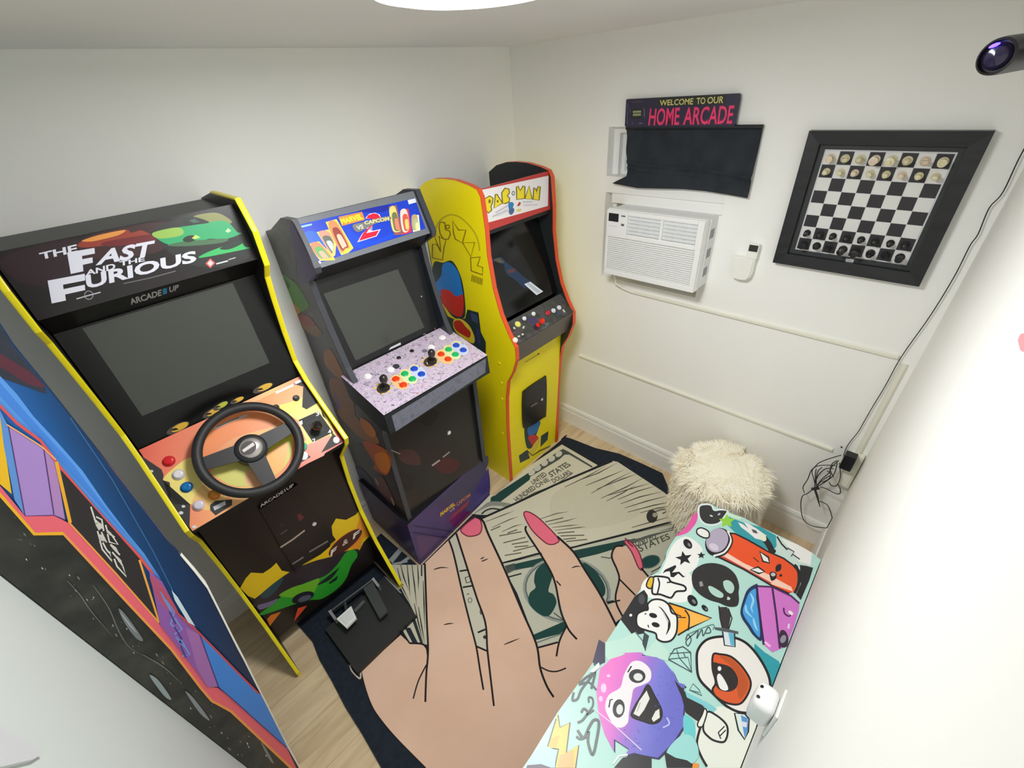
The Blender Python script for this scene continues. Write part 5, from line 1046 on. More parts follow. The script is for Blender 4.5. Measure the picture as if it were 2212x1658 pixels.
ar.fill(Qr(1390, 920, 1470, 960, 1540, 1060, 1550, 1130, 1520, 1160, 1480, 1130), GR, True)
ar.fill(Qr(1030, 1430, 1260, 1330, 1280, 1370, 1230, 1420, 1040, 1470), GR); ar.line(Qr(1045, 1490, 1240, 1420), 3, rc(120, 126, 120)); ar.line(Qr(1070, 1528, 1230, 1490), 3.4, INKR)
ar.line(Qr(1180, 1270, 1260, 1330), 3, rc(90, 100, 96))
ar.text('UNITED', *q4(Qr, (1770, 800), (1920, 740), (1905, 700), (1760, 745)), rc(70, 74, 66), .02); ar.text('STATES', *q4(Qr, (1800, 838), (2020, 740), (2000, 700), (1780, 790)), rc(86, 88, 78), .02); ar.line(Qr(1690, 770, 1800, 745, 1960, 690, 2110, 650), 6, rc(92, 96, 90)); ar.line(Qr(1720, 745, 1900, 700, 2060, 665), 2, rc(200, 200, 186))
ar.ell(*Qr(1870, 905)[0], 22, 13, rc(24, 72, 72), -0.3, ow=2, om=rc(90, 110, 104)); ar.line(Qr(1985, 860, 1960, 930, 1880, 980), 2.4, rc(50, 66, 60), False, True)
ar.line(Qr(1520, 870, 1580, 880, 1600, 870), 2.4, rc(90, 90, 80)); ar.line(Qr(1550, 1200, 1620, 1185), 5, rc(50, 56, 54))
# note edges left of the hand
ar.fill(P_(260, 395, 330, 400, 510, 400, 525, 620, 530, 895, 415, 885, 370, 800, 440, 700, 350, 520), BG2); ar.fill(P_(60, 380, 300, 390, 300, 560, 240, 480), Mrug)
for L in ((360, 400, 380, 480, 410, 560), (400, 400, 410, 500, 420, 600), (430, 400, 445, 520, 460, 660), (465, 400, 470, 480, 470, 560), (490, 400, 490, 470), (340, 420, 370, 540, 420, 640), (445, 640, 470, 760, 500, 880), (470, 660, 490, 780, 510, 890), (500, 500, 505, 640, 510, 800)): ar.line(P_(*L), 2.8, INKR, False, False, True)
ar.fill(P_(385, 790, 420, 790, 470, 890, 440, 895), rc(28, 40, 48)); ar.fill(P_(430, 740, 452, 740, 500, 890, 484, 890), rc(36, 44, 46)); ar.line(P_(360, 560, 410, 640, 450, 720), 3.4, INKR)
for P in (P_(285, 370, 355, 290, 372, 312, 310, 390), P_(340, 395, 430, 330, 440, 350, 360, 398), P_(300, 392, 400, 372, 405, 384, 330, 400), P_(255, 470, 275, 478, 370, 580, 352, 572)): ar.fill(P, rc(150, 156, 156))
# strip of note between the fingers
ar.fill(P_(660, 250, 705, 205, 740, 330, 830, 600, 890, 780, 898, 935, 830, 908, 740, 560, 690, 330), rc(204, 200, 182)); ar.line(P_(725, 440, 775, 432), 3.6, INKR); ar.line(P_(745, 540, 805, 530), 3.6, INKR); ar.line(P_(760, 480, 790, 470, 795, 505, 768, 512), 3, rc(90, 92, 86), True)
ar.ell(*P_(790, 620)[0], 4, 5, None, ow=2, om=rc(120, 120, 112)); ar.line(P_(770, 585, 785, 578), 2.4, rc(110, 110, 100)); ar.line(P_(838, 820, 885, 800), 4, INKR); ar.ell(*P_(882, 848)[0], 4, 4, rc(50, 48, 60)); ar.ell(*P_(858, 690)[0], 3, 7, rc(110, 96, 96))
# the hand
hand = P_(115, 1058, 150, 1025, 360, 835, 415, 886, 495, 892, 524, 930, 529, 890, 515, 600, 508, 392, 655, 250, 678, 275, 740, 560, 828, 905, 895, 934, 890, 780, 830, 600, 760, 380, 704, 205, 735, 175, 830, 105, 870, 130, 905, 215, 1000, 420, 1110, 680, 1210, 914, 1335, 880, 1386, 780, 1365, 690, 1310, 490, 1240, 340, 1160, 205, 1138, 165, 1200, 230, 1330, 225, 1430, 320, 1500, 430, 1640, 640, 1700, 780)
hand += [(1300, 1520), (1190, 1640), (1120, 1760), (980, 1760)] + P_(515, 1658, 330, 1470, 230, 1350, 180, 1270, 140, 1160)
ar.fill(hand, SK)
ar.fill(P_(1690, 760, 1650, 690, 1690, 600, 1712, 490, 1690, 430, 1668, 340, 1690, 290, 1740, 282, 1790, 320, 1850, 420, 1895, 472, 1810, 620, 1735, 720), SK)
for P in (P_(735, 178, 828, 105, 862, 150, 852, 205, 800, 224, 760, 216), P_(1124, 90, 1148, 72, 1220, 115, 1335, 235, 1322, 268, 1280, 274, 1240, 250, 1170, 180), P_(1745, 255, 1790, 262, 1840, 330, 1862, 425, 1835, 420, 1790, 320)): ar.blob(P, PKN, 2.6, rc(120, 40, 60))
IK = rc(26, 20, 22)
ar.line(P_(1750, 235, 1770, 262, 1800, 290), 3, rc(120, 50, 70))
for L, w_ in (((510, 392, 516, 560, 523, 760, 530, 900, 528, 980, 519, 1080, 513, 1250), 4.2), ((415, 886, 490, 890, 520, 915, 528, 960), 4.2), ((360, 800, 415, 886), 3.6), ((520, 1020, 470, 1120, 438, 1230), 3), ((660, 250, 690, 340, 740, 560, 790, 760, 828, 905, 850, 1040, 873, 1175), 4), ((704, 205, 760, 380, 830, 600, 885, 760, 897, 920, 915, 1080, 938, 1275), 4.2), ((828, 905, 895, 934), 4), ((828, 105, 870, 130, 905, 215, 1000, 420, 1110, 680, 1200, 890, 1225, 1040, 1265, 1150, 1308, 1220), 4.6), ((1230, 1035, 1280, 1058, 1330, 1060, 1385, 1040), 3.2), ((1210, 914, 1335, 880), 4), ((1390, 775, 1345, 870, 1325, 968), 4), ((1138, 160, 1140, 200, 1230, 340, 1310, 490, 1350, 680, 1385, 770, 1410, 815, 1452, 862), 4.2), ((1325, 500, 1352, 530), 2.8), ((1330, 225, 1430, 320, 1500, 430, 1600, 590, 1700, 785), 4.6), ((1740, 284, 1690, 290, 1668, 350, 1700, 430, 1714, 490, 1692, 590, 1700, 650, 1735, 720), 4), ((1716, 490, 1770, 545, 1815, 590), 3.4), ((1640, 640, 1720, 620), 3.4), ((1850, 420, 1900, 480), 4), ((115, 1060, 140, 1160, 180, 1270, 230, 1350, 330, 1470, 515, 1658), 2.6)):
    ar.line(P_(*L), w_, IK, False, True)
for L in ((565, 430, 610, 418, 660, 420), (628, 772, 660, 765, 692, 764), (855, 365, 880, 352), (860, 380, 905, 362), (1000, 895, 1050, 875, 1100, 855), (1420, 420, 1450, 410, 1480, 412)): ar.line(P_(*L), 2.8, rc(60, 40, 36), False, True, True)
ar.line(P_(112, 1060, 108, 1105, 60, 1060, 45, 1020), 3.4, rc(206, 190, 180), False, True)
cO = [(p.x, p.y) for p in e_top]
rug = mb.build('hand_rug', None, [[(1.576, 0), (1.606, 0), (1.606, 0.522), (1.576, 0.522)], [(1.458, 0), (1.458, 0.496), (0.86, 0.442), (0.86, 0)], [(0.861, 0), (0.861, 0.468), (0.1, 0.468), (0.1, 0)]]); tag(rug, 'navy rug printed with a pink-nailed hand holding banknotes', 'rug')

# ------------------------------------------------------------------ printed bench along the right wall
ZB = 0.44
Nb = crop(1340, 1060, 4.877); Ob = crop(1120, 1300, 3.687)
bz = lambda px, py: at_z(px, py, ZB)
bench = empty('printed_bench', (1.2, 1.77, 0), 'low bench along the right wall, its top covered in colourful graffiti doodles', 'bench')
cor = [bz(*p) for p in Nb(300, 900, 400, 850, 470, 720, 490, 640, 530, 560, 600, 460, 690, 380, 800, 250, 850, 150, 960, 145, 1100, 210, 1300, 280, 1480, 380, 1650, 460, 1860, 560, 2020, 650)]
cl = bz(1147, 1632); cr = bz(1617, 1640)
yR = 2.001
topP = [Vector((p.x, min(p.y, yR), ZB)) for p in cor] + [Vector((0.50, yR, ZB)), Vector((1.98, yR, ZB)), Vector((1.98, cl.y, ZB)), cl] + [bz(*p) for p in Ob(310, 880, 560, 530, 690, 330)]
MINT = rc(178, 222, 214); MINT = mat((182, 224, 216), 0.35, name='mint_vinyl', vary=0.03, scale=6)
mb = MB(); mb.prism(topP, (0, 0, -0.07), MINT, mat((30, 30, 36), 0.4, name='black_vinyl_side'))
b_ = lambda r, g, b: mat((r, g, b), 0.35)
ar = Art(mb, (0, 0, ZB), (0, 0, 1), 0.0003, 0.00001)
K = b_(28, 26, 32); WH = b_(240, 240, 238); TEAL = b_(46, 158, 172); PUR = b_(212, 120, 206)
# teal and white ground patches
ar.fill(Nb(1110, 260, 1290, 330, 1480, 380, 1640, 470, 1660, 560, 1600, 640, 1420, 560, 1200, 430, 1100, 330), TEAL); ar.fill(Nb(560, 560, 700, 480, 860, 600, 830, 720, 780, 820, 600, 940, 470, 1000, 420, 900, 470, 760), WH, True); ar.fill(Nb(1640, 470, 1860, 560, 2020, 650, 2000, 800, 1800, 760, 1650, 640), b_(206, 226, 220)); ar.fill(Nb(1700, 500, 1860, 560, 2020, 650, 2005, 780, 1880, 740), WH)
ar.fill(Nb(300, 905, 700, 860, 760, 1000, 700, 1160, 480, 1160, 230, 1080), WH, True)
ar.fill(Nb(0, 1350, 150, 1110, 250, 1040, 290, 1100, 280, 1300, 250, 1500, 130, 1520), b_(40, 40, 44)); ar.ell(*Nb(110, 1308)[0], 3, 3, WH); ar.ell(*Nb(225, 1140)[0], 7, 11, b_(76, 76, 82))
# pink corner and black creature
ar.fill(Nb(812, 232, 760, 260, 700, 370, 590, 470, 640, 465, 720, 430, 800, 330), b_(232, 90, 168), True)
ar.blob(Nb(830, 165, 890, 140, 960, 150, 990, 200, 1060, 195, 1130, 210, 1090, 280, 1040, 340, 960, 358, 880, 340, 830, 270), b_(44, 44, 46), 4, b_(226, 240, 240)); ar.ell(*Nb(958, 262)[0], 3.6, 1.8, b_(216, 216, 216), .4); ar.ell(*Nb(1040, 245)[0], 3.4, 2, b_(190, 190, 210), -.6)
star = lambda X, Y, R_, r_, a0: [(X + (R_ if k % 2 == 0 else r_) * math.cos(a0 + k * PI / 5), Y + (R_ if k % 2 == 0 else r_) * .85 * math.sin(a0 + k * PI / 5)) for k in range(10)]
ar.fill(star(*Nb(1122, 318)[0], 18, 9, -.3), b_(150, 214, 64)); ar.line(Nb(1130, 240, 1190, 270, 1270, 290), 5, b_(214, 240, 210))
# raised-finger glove with black sleeve
ar.line(Nb(1500, 480, 1560, 560, 1600, 640), 13, K, False, True); ar.fill(Nb(1240, 330, 1290, 350, 1350, 400, 1300, 330, 1360, 350, 1440, 400, 1510, 450, 1540, 470, 1500, 520, 1420, 500, 1350, 440, 1270, 380), WH); ar.fill(Nb(1380, 400, 1430, 415, 1450, 450, 1400, 440), b_(90, 84, 84)); ar.ell(*Nb(1505, 490)[0], 6, 9, b_(236, 240, 214), -0.5); ar.ell(*Nb(1610, 635)[0], 6, 5, K); ar.line(Nb(1650, 480, 1700, 560, 1760, 620), 3.4, K)
for L in ((1760, 600, 1830, 640, 1800, 690), (1820, 670, 1890, 720)): ar.line(Nb(*L), 2.6, b_(60, 64, 66))
# spray can
ar.fill(Nb(1150, 445, 1210, 450, 1350, 520, 1560, 640, 1720, 710, 1830, 790, 1870, 850, 1860, 980, 1830, 1060, 1780, 1080, 1600, 1000, 1300, 820, 1100, 720, 1030, 690, 1120, 610), b_(240, 84, 36)); ar.fill(Nb(1060, 660, 1120, 650, 1300, 760, 1560, 880, 1800, 1010, 1820, 1060, 1600, 985, 1300, 820, 1080, 720), b_(250, 210, 190)); ar.fill(Nb(1045, 690, 1090, 690, 1300, 805, 1600, 970, 1560, 975, 1300, 830), b_(206, 70, 60))
ar.line(Nb(1150, 445, 1210, 450, 1350, 520, 1560, 640, 1720, 710, 1830, 790), 3.6, K); ar.line(Nb(1020, 690, 1300, 825, 1600, 1000, 1780, 1082), 3.8, K); ar.line(Nb(1830, 780, 1880, 850, 1880, 980, 1840, 1080), 8, K, False, True); ar.line(Nb(1880, 800, 1910, 860, 1905, 980, 1860, 1085), 4, WH, False, True)
for P in (Nb(1470, 640, 1560, 700, 1570, 760, 1500, 740), Nb(1370, 830, 1450, 800, 1520, 850, 1460, 870)): ar.blob(P, WH, 4, K, False)
ar.blob(Nb(1640, 790, 1690, 770, 1690, 830, 1640, 850), K); ar.blob(Nb(1575, 860, 1640, 860, 1640, 920, 1590, 945), K); ar.ell(*Nb(1610, 880)[0], 5, 4, b_(200, 200, 206)); ar.ell(*Nb(1690, 890)[0], 3, 3, K); ar.line(Nb(1400, 700, 1460, 750), 2.5, b_(120, 40, 20))
ar.ell(*Nb(1030, 540)[0], 27, 32, K, 0.5); ar.ell(*Nb(1020, 520)[0], 23, 27, b_(182, 172, 196), 0.5); ar.ell(*Nb(985, 590)[0], 11, 7, b_(214, 206, 222), 0.5); ar.line(Nb(1130, 420, 1165, 520, 1100, 640, 980, 685), 4, WH, False, True); ar.line(Nb(1155, 440, 1180, 540, 1110, 660, 1000, 700), 3, K, False, True)
ar.blob(Nb(810, 405, 860, 390, 930, 430, 930, 490, 870, 490, 810, 450), WH, 3, K)
# drops, stars, squiggle
for X, Y, a_, w_, h_ in ((710, 558, .9, 12, 8), (760, 1155, .9, 14, 9), (890, 1235, .8, 9, 5)): ar.ell(*Nb(X, Y)[0], w_, h_, K, a_); ar.ell(Nb(X, Y)[0][0] + 3, Nb(X, Y)[0][1] + 2, w_ * .4, h_ * .35, b_(120, 120, 128), a_)
ar.fill(star(*Nb(670, 710)[0], 19, 8, -.5), K); ar.fill(star(*Nb(852, 678)[0], 9.5, 4, -.3), K)
ar.fill(Nb(445, 870, 470, 830, 580, 780, 590, 800, 545, 860, 620, 850, 670, 900, 690, 900, 660, 912, 610, 870, 560, 910, 530, 905, 520, 845, 480, 850), K)
# pointing glove
ar.blob(Nb(350, 910, 400, 900, 500, 915, 540, 960, 670, 1000, 682, 1050, 590, 1060, 550, 1110, 520, 1125, 420, 1090, 340, 1080, 340, 980), WH, 4.2, K); ar.line(Nb(395, 915, 412, 980, 390, 1080), 3.4, K, False, True); ar.line(Nb(490, 965, 540, 960), 3, K); ar.blob(Nb(275, 985, 310, 910, 350, 920, 330, 1020, 290, 1020), b_(222, 180, 50), 3, K)
# skull
ar.fill(Nb(755, 880, 790, 820, 880, 770, 1000, 762, 1120, 800, 1210, 880, 1250, 990, 1245, 1070, 1250, 1150, 1230, 1210, 1170, 1222, 1110, 1210, 1040, 1180, 940, 1150, 850, 1100, 780, 1030, 755, 960), b_(48, 46, 48), True)
for P in (Nb(925, 1010, 960, 1005, 1040, 1050, 1085, 1090, 1070, 1125, 1010, 1115, 950, 1070), Nb(1085, 955, 1130, 940, 1180, 970, 1200, 1030, 1170, 1080, 1120, 1060, 1090, 1010)): ar.blob(P, b_(180, 214, 204))
ar.fill(Nb(1122, 1145, 1130, 1110, 1160, 1130, 1150, 1150), b_(200, 222, 214)); ar.fill(Nb(830, 960, 860, 950, 875, 1000, 840, 1010), b_(150, 146, 156))
# ice cream cone
ar.fill(Nb(510, 1180, 620, 1215, 700, 1255, 955, 1340, 720, 1450, 605, 1520, 600, 1440, 620, 1340, 560, 1280), b_(246, 164, 44)); ar.fill(Nb(690, 1260, 950, 1340, 730, 1440, 720, 1340), b_(248, 184, 84)); ar.line(Nb(510, 1180, 640, 1220, 960, 1340, 720, 1450, 605, 1520), 3.4, K); ar.line(Nb(680, 1255, 725, 1330, 715, 1470), 3.2, K, False, True); ar.line(Nb(600, 1330, 690, 1335), 2.4, K); ar.line(Nb(520, 1200, 580, 1290, 640, 1320), 2.6, K, False, True)
ar.blob(Nb(290, 1190, 350, 1145, 440, 1150, 510, 1200, 540, 1280, 590, 1310, 600, 1380, 590, 1490, 540, 1570, 460, 1590, 390, 1560, 370, 1500, 280, 1470, 200, 1440, 170, 1390, 180, 1300, 250, 1260, 290, 1250), WH, 4, K)
for X, Y in ((345, 1312), (372, 1410)): ar.ell(*Nb(X, Y)[0], 9, 5.2, K, 0.3)
ar.fill(Nb(400, 1215, 450, 1250, 520, 1360, 525, 1440, 480, 1520, 500, 1440, 495, 1360, 450, 1270), K, True); ar.fill(Nb(425, 1240, 460, 1280, 508, 1370, 500, 1430, 490, 1370, 450, 1290), b_(206, 200, 204)); ar.line(Nb(255, 1300, 275, 1290), 2.4, K); ar.line(Nb(290, 1410, 300, 1440), 2.4, K)
# cupcake
ar.fill(Nb(1420, 985, 1340, 1040, 1300, 1130, 1265, 1260, 1280, 1340, 1340, 1430, 1400, 1520, 1490, 1570, 1480, 1300, 1450, 1010), b_(30, 50, 92), True); ar.fill(Nb(1430, 1030, 1360, 1070, 1320, 1160, 1290, 1260, 1310, 1330, 1370, 1420, 1420, 1500, 1470, 1530, 1455, 1300, 1430, 1120), b_(70, 160, 226), True)
for P in (Nb(1370, 1080, 1400, 1150, 1380, 1230, 1400, 1290), Nb(1320, 1200, 1330, 1270, 1400, 1340), Nb(1400, 1340, 1420, 1420, 1450, 1480)): ar.line(P, 5, b_(150, 214, 246), False, True, True)
ar.fill(Nb(1436, 1005, 1600, 1015, 1800, 1110, 1885, 1190, 1880, 1260, 1820, 1450, 1740, 1640, 1690, 1660, 1600, 1700, 1510, 1620, 1480, 1400, 1450, 1150), PUR); ar.line(Nb(1436, 1003, 1600, 1012, 1800, 1108, 1885, 1185), 4, b_(80, 30, 90)); ar.line(Nb(1436, 1003, 1450, 1150, 1480, 1400, 1510, 1620), 5, b_(50, 30, 80)); ar.line(Nb(1600, 1015, 1640, 1300, 1680, 1660), 4.5, b_(70, 30, 84))
ar.line(Nb(1720, 1230, 1730, 1290, 1780, 1320, 1800, 1270), 3.4, b_(80, 24, 80), False, True); ar.ell(*Nb(1795, 1285)[0], 6, 3.6, WH, .7); ar.line(Nb(1775, 1400, 1770, 1450), 4, b_(250, 214, 246)); ar.line(Nb(1520, 1590, 1580, 1640), 5, b_(248, 190, 236))
ar.blob(Nb(1690, 1470, 1740, 1480, 1770, 1560, 1750, 1640, 1690, 1640, 1670, 1550), b_(56, 40, 60)); ar.ell(*Nb(1715, 1560)[0], 6, 9, b_(150, 146, 160), .4)
ar.fill(Nb(1890, 780, 1960, 790, 2030, 810, 1990, 940, 1900, 1150, 1850, 1090, 1900, 980), b_(34, 34, 40))
# second half of the top: knife through the eyeball
ar.fill(Ob(1880, 330, 1960, 400, 2070, 470, 2100, 520, 2010, 690, 1960, 600, 1870, 470), TEAL)
ar.fill(Ob(1430, 860, 1620, 830, 1760, 880, 1900, 940, 1880, 1060, 1780, 1320, 1500, 1320, 1430, 1180, 1400, 1040), b_(236, 238, 228))
ar.blob(Ob(1420, 480, 1430, 380, 1500, 300, 1620, 275, 1740, 290, 1840, 350, 1940, 480, 2000, 620, 1990, 740, 1900, 860, 1780, 880, 1660, 830, 1540, 720, 1440, 610), b_(238, 234, 230), 5.5, K)
ar.blob(Ob(1550, 420, 1600, 415, 1700, 440, 1800, 540, 1850, 660, 1780, 800, 1680, 810, 1580, 760, 1545, 700, 1570, 640, 1545, 530), b_(222, 92, 44), 4.5, K); ar.fill(Ob(1600, 430, 1700, 455, 1790, 560, 1830, 660, 1770, 770, 1740, 700, 1750, 600, 1680, 500), b_(190, 84, 36), True)
ar.blob(Ob(1545, 490, 1600, 490, 1690, 520, 1745, 600, 1735, 680, 1670, 715, 1590, 690, 1560, 620), b_(44, 38, 38)); ar.fill(Ob(1580, 600, 1600, 570, 1640, 620, 1670, 690, 1640, 705, 1600, 680), b_(240, 238, 238), True); ar.ell(*Ob(1600, 530)[0], 4, 5, WH)
ar.fill(Ob(1600, 40, 1660, 40, 1690, 110, 1670, 220, 1630, 220, 1610, 130), b_(56, 50, 54)); ar.line(Ob(1595, 30, 1605, 130, 1625, 215), 2.4, K); ar.line(Ob(1670, 50, 1700, 130, 1672, 220), 2.4, K); ar.fill(Ob(1560, 200, 1620, 205, 1750, 235, 1750, 255, 1640, 235, 1565, 220), b_(84, 90, 96)); ar.fill(Ob(1625, 235, 1720, 250, 1725, 355, 1640, 345), b_(214, 226, 236)); ar.fill(Ob(1670, 245, 1720, 252, 1722, 350, 1690, 345), b_(96, 180, 206)); ar.line(Ob(1625, 235, 1640, 345, 1725, 357, 1720, 250), 3, K)
ar.blob(Ob(1720, 885, 1800, 890, 1835, 930, 1830, 1030, 1800, 1095, 1750, 1020), b_(222, 236, 230), 3.6, K, False); ar.fill(Ob(1770, 900, 1825, 925, 1825, 1020, 1800, 1085), b_(90, 150, 214)); ar.fill(Ob(1780, 950, 1820, 960, 1815, 1000, 1785, 990), b_(226, 222, 240))
# diamonds and scribble
for P in (Ob(1190, 455, 1240, 375, 1310, 355, 1370, 400, 1380, 560), ): ar.line(P, 2.4, b_(50, 70, 74), True)
for P in (Ob(1205, 410, 1370, 400), Ob(1190, 455, 1350, 440, 1380, 560), Ob(1260, 380, 1280, 445, 1380, 560), Ob(1310, 400, 1330, 440)): ar.line(P, 1.8, b_(60, 84, 88))
ar.line(Ob(1360, 700, 1390, 650, 1440, 700, 1460, 745), 1.8, b_(60, 110, 116), True); ar.line(Ob(1360, 700, 1440, 720), 1.6, b_(60, 110, 116))
for P in (Ob(1330, 300, 1350, 260, 1375, 300, 1350, 350, 1335, 310, 1400, 250, 1430, 230, 1420, 290, 1460, 220, 1470, 270, 1510, 200, 1530, 240, 1490, 250),): ar.line(P, 2.2, b_(60, 80, 84), False, True)
ar.line(Ob(1340, 260, 1540, 180, 1550, 220), 2, b_(90, 140, 140), False, True)
# furry round monster
MON = grad_mat('pink_to_blue_print', bz(*Ob(680, 620)[0]), bz(*Ob(1180, 900)[0]), ((0.0, (244, 128, 206)), (0.35, (216, 118, 210)), (0.55, (158, 120, 214)), (0.75, (126, 126, 216)), (1.0, (112, 112, 206))), 0.35)
ar.fill(Ob(690, 320, 800, 300, 930, 240, 1000, 330, 1010, 390, 1100, 300, 1200, 400, 1190, 470, 1000, 420, 860, 410, 720, 470, 680, 420), b_(194, 228, 216)); ar.line(Ob(930, 240, 1005, 330, 1010, 390), 3, b_(110, 130, 130)); ar.fill(Ob(1010, 390, 1040, 270, 1000, 240, 985, 330), b_(60, 76, 80))
body = Ob(650, 530, 700, 490, 730, 455, 860, 415, 830, 405, 960, 400, 1000, 408, 980, 425, 1100, 440, 1160, 470, 1230, 560, 1220, 530, 1270, 640, 1330, 660, 1290, 700, 1320, 800, 1310, 900, 1330, 960, 1280, 1040, 1230, 1120, 1160, 1190, 1110, 1240, 1000, 1220, 920, 1200, 850, 1220, 880, 1170, 760, 1090, 760, 1190, 690, 1060, 640, 900, 620, 720)
ar.fill([(x + 3, y + 4) for x, y in body], b_(58, 50, 92)); ar.fill(body, MON)
ar.blob(Ob(900, 480, 980, 475, 1050, 540, 1050, 620, 990, 660, 920, 690, 900, 770, 880, 880, 870, 960, 820, 1000, 760, 980, 710, 900, 690, 830, 720, 740, 810, 680, 840, 580), b_(240, 234, 240))
for X, Y, w_, h_ in ((945, 590, 18, 15), (798, 848, 13, 20)): ar.ell(*Ob(X, Y)[0], w_, h_, b_(58, 56, 60), .1); ar.ell(Ob(X, Y)[0][0] + 2, Ob(X, Y)[0][1] + 2, w_ * .55, h_ * .55, b_(224, 226, 226), .1)
ar.line(Ob(870, 560, 900, 510), 3, K); ar.line(Ob(720, 840, 730, 780, 750, 775), 3, K)
ar.blob(Ob(1030, 660, 1080, 740, 1140, 860, 1130, 940, 1070, 970, 990, 950, 900, 910, 920, 840, 980, 740), b_(44, 42, 44), 3, K); ar.fill(Ob(1020, 705, 1045, 770, 1000, 860, 960, 912, 915, 890, 960, 790), b_(232, 230, 226)); ar.fill(Ob(1090, 870, 1120, 850, 1125, 920, 1075, 955, 1060, 930), b_(232, 230, 222)); ar.line(Ob(970, 800, 945, 870), 2, b_(170, 168, 166))
for X, Y, w_, h_ in ((678, 685, 6, 10), (655, 770, 4, 6), (717, 588, 4, 3)): ar.ell(*Ob(X, Y)[0], w_, h_, b_(250, 206, 240))
for k in range(34):
    x, y = rr.uniform(1080, 1270), rr.uniform(560, 1130)
    if k > 20: x, y = rr.uniform(840, 1100), rr.uniform(1000, 1150)
    ar.line([(1120 + x / 3.687, 1300 + y / 3.687), (1120 + x / 3.687 + 3, 1300 + y / 3.687 + 1.5)], 1.4, b_(84, 84, 176))
ar.line(Ob(1150, 1000, 1200, 970, 1180, 920), 3, b_(200, 200, 250), False, True)
# sleeve and fist
ar.fill(Ob(1240, 620, 1330, 720, 1470, 830, 1500, 870, 1440, 960, 1330, 880, 1300, 760), b_(46, 44, 48)); ar.fill(Ob(1310, 660, 1340, 720, 1500, 800, 1580, 850, 1540, 890, 1480, 830, 1340, 760), b_(130, 206, 214))
ar.blob(Ob(1500, 880, 1570, 900, 1650, 970, 1665, 1040, 1640, 1110, 1580, 1110, 1520, 1080, 1470, 1010), b_(238, 238, 230), 4.4, K); ar.blob(Ob(1480, 850, 1500, 880, 1470, 980, 1440, 1000, 1425, 970, 1460, 900), b_(238, 240, 232), 3, K)
for P in (Ob(1590, 1040, 1640, 990), Ob(1600, 1070, 1650, 1020), Ob(1590, 1040, 1610, 1090)): ar.line(P, 2.6, K)
ar.line(Ob(1450, 990, 1420, 1120, 1450, 1220, 1500, 1310), 5, K, False, True)
ar.fill(Ob(1320, 900, 1400, 960, 1400, 1090, 1320, 1040), b_(110, 206, 210), True); ar.fill(Ob(1180, 1190, 1300, 1060, 1400, 1090, 1430, 1240, 1300, 1320, 1240, 1250), b_(160, 220, 218), True); ar.fill(Ob(1160, 1190, 1250, 1240, 1340, 1260, 1430, 1320, 1180, 1320), b_(44, 44, 48)); ar.fill(Ob(760, 1320, 830, 1240, 950, 1215, 1060, 1240, 1060, 1330), b_(52, 50, 54)); ar.line(Ob(750, 1290, 800, 1225, 870, 1215), 4, WH)
ar.fill(Ob(1390, 1280, 1440, 1290, 1430, 1330, 1380, 1330), b_(240, 150, 60))
# lettering scrawl and lightning bolts
for P, w_ in ((Ob(600, 500, 650, 480, 600, 560, 540, 600, 480, 650), 5), (Ob(440, 720, 430, 780, 470, 770, 500, 700, 560, 620, 610, 560, 580, 690), 5), (Ob(480, 660, 560, 640, 620, 700), 4), (Ob(500, 880, 520, 850, 550, 880, 510, 940, 470, 960), 5), (Ob(560, 800, 560, 760, 590, 770, 590, 830, 540, 900, 600, 860), 4), (Ob(470, 1020, 520, 1080, 560, 1000, 600, 940, 640, 960, 620, 1110, 590, 1215, 555, 1120, 560, 1030), 6), (Ob(460, 1070, 500, 1090, 560, 1060), 5)): ar.line(P, w_, b_(98, 104, 108), False, True)
ar.fill(Ob(310, 890, 330, 1000, 410, 960, 380, 1200, 480, 1140, 450, 1320, 290, 1320, 320, 1170, 230, 1160), b_(246, 200, 84)); ar.fill(Ob(250, 1090, 330, 1060, 300, 1170, 235, 1160), b_(248, 180, 70)); ar.fill(Ob(330, 1220, 440, 1180, 440, 1320, 310, 1320), b_(250, 176, 104)); ar.line(Ob(315, 900, 330, 1000, 410, 960, 380, 1200, 480, 1140, 455, 1320), 2.6, b_(70, 80, 66)); ar.line(Ob(300, 930, 230, 1160, 320, 1170, 290, 1320), 2.6, b_(70, 80, 66))
ar.fill(Ob(100, 1240, 200, 1140, 300, 1180, 290, 1320, 80, 1320), b_(176, 206, 226)); ar.fill(Ob(70, 1300, 180, 1290, 260, 1320, 60, 1330), b_(60, 44, 70))
ar.fill(Ob(640, 300, 690, 330, 690, 480, 640, 500, 590, 480), b_(70, 66, 90)); ar.fill(Ob(560, 560, 640, 480, 650, 520, 600, 560), b_(226, 232, 232)); ar.line(Ob(610, 860, 760, 980, 980, 1180), 2, b_(236, 220, 240)) 
eA, eB = bz(1500, 1076), bz(1755, 1170); eN = Vector((eB.y - eA.y, -(eB.x - eA.x), 0)); eN = eN if eN.x < 0 else -eN
top_o = mb.build('printed_top', bench, (), [((0, yR + 0.0002, 0), (0, 1, 0)), (eA, eN)])
mb = MB()
low = [Vector((p.x + (1.2 - p.x) * .02, p.y + (1.78 - p.y) * .085, ZB - 0.0705)) for p in topP]
mb.prism(low, (0, 0, -(ZB - 0.0705 - 0.02)), mat((34, 34, 40), .5, name='black_vinyl_base')); mb.build('bench_base', bench)
for x, y in ((0.66, 1.62), (0.66, 1.93), (1.9, 1.62), (1.9, 1.93)): MB().lathe([(.018, 0.0095), (.018, .0195)], M_black, (x, y, 0), (0, 0, 1), 12).build('foot', bench)

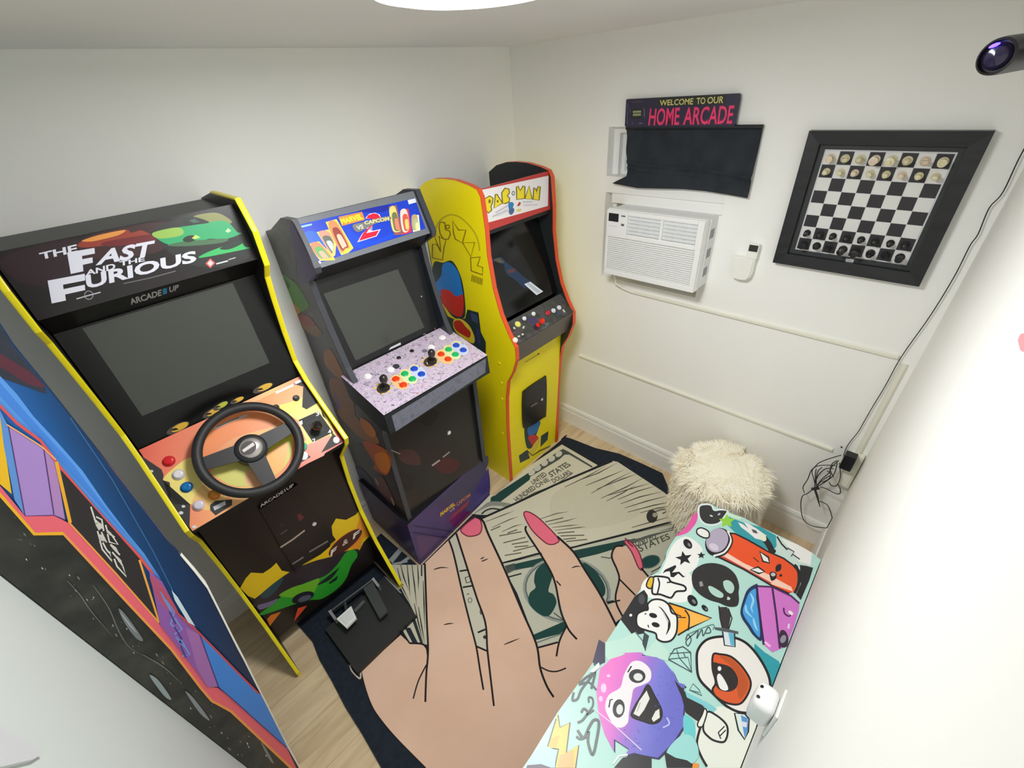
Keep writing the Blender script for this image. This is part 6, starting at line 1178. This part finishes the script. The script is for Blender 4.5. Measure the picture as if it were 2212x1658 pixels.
# ------------------------------------------------------------------ shaggy round stool in the corner
pc = Vector((0.250, 1.522, 0)); HR = 0.445; RR = 0.198
stool = empty('fur_stool', pc, 'round cream shaggy fur stool in the corner behind the bench', 'stool')
mb = MB(); mb.lathe([(RR - .02, 0.03), (RR, 0.06), (RR, HR - .05), (RR - .02, HR - .015), (RR - .07, HR), (0.001, HR + .008)], mat((250, 244, 226), .9, name='cream_backing'), pc, (0, 0, 1), 48); bo = mb.build('body', stool)
rf = random.Random(11); mats_f = [mat((254, 249, 233), .9), mat((252, 246, 227), .9), mat((255, 252, 241), .9), mat((250, 243, 221), .9)]
mb = MB()
def tuft(base, d1, d2, L, w, m):
    side_ = d1.cross(d2 if d1.cross(d2).length > .05 else Vector((rf.random(), rf.random(), rf.random()))).normalized(); vs = []; N_ = 4
    for i in range(N_ + 1):
        t = i / N_; p_ = base + d1 * (L * t) * (1 - t * .5) + d2 * (L * t * t * .8); ww = w * (1 - t) ** 0.7
        if i < N_: vs += [p_ + side_ * ww, p_ - side_ * ww]
        else: vs.append(p_)
    mb.add(vs, [(2 * i, 2 * i + 1, 2 * i + 3, 2 * i + 2) for i in range(N_ - 1)] + [(2 * N_ - 2, 2 * N_ - 1, 2 * N_)], m, True)
for k in range(24000):
    m_ = mats_f[k % 4] if rf.random() < .8 else mats_f[2]
    cl_ = Vector((math.sin(k * .37) * .0 + rf.uniform(-1, 1), rf.uniform(-1, 1), 0)) * .5
    if k % 5 < 3:
        a_ = rf.uniform(0, 2 * PI); r_ = RR * rf.random() ** .62; base = pc + Vector((r_ * math.cos(a_), r_ * math.sin(a_), HR - .01 - .03 * max(0, (r_ / RR - .75) * 4) ** 2))
        ca = math.sin(9 * base.x * 3 + 4 * math.sin(base.y * 17)) * 1.2 + math.cos(base.y * 31) ; sw_ = Vector((math.cos(ca * 2 + a_ * .3), math.sin(ca * 2 + a_ * .3), 0))
        tuft(base, Vector((rf.uniform(-.35, .35), rf.uniform(-.35, .35), 1)).normalized(), (sw_ * 1.0 + Vector((math.cos(a_), math.sin(a_), 0)) * (.9 * (r_ / RR) ** 3) + cl_ * .5 - Vector((0, 0, .25))), rf.uniform(.028, .048), rf.uniform(.0018, .0036), m_)
    else:
        a_ = rf.uniform(0, 2 * PI); z_ = rf.uniform(.09, HR - .02); out = Vector((math.cos(a_), math.sin(a_), 0)); base = pc + out * (RR - .004) + Vector((0, 0, z_))
        tuft(base, (out * .9 + Vector((rf.uniform(-.3, .3), rf.uniform(-.3, .3), rf.uniform(-.1, .3)))).normalized(), Vector((0, 0, -1.0)) + cl_ * .6, rf.uniform(.04, .07), rf.uniform(.0016, .0032), m_)
fo = mb.build('fur', bo); fo['kind'] = 'stuff'
for k in range(3):
    a_ = k * 2.094 + .4; MB().lathe([(.016, 0.0125), (.016, .03)], M_black, pc + Vector((.14 * math.cos(a_), .14 * math.sin(a_), 0)), (0, 0, 1), 12).build('foot', stool)
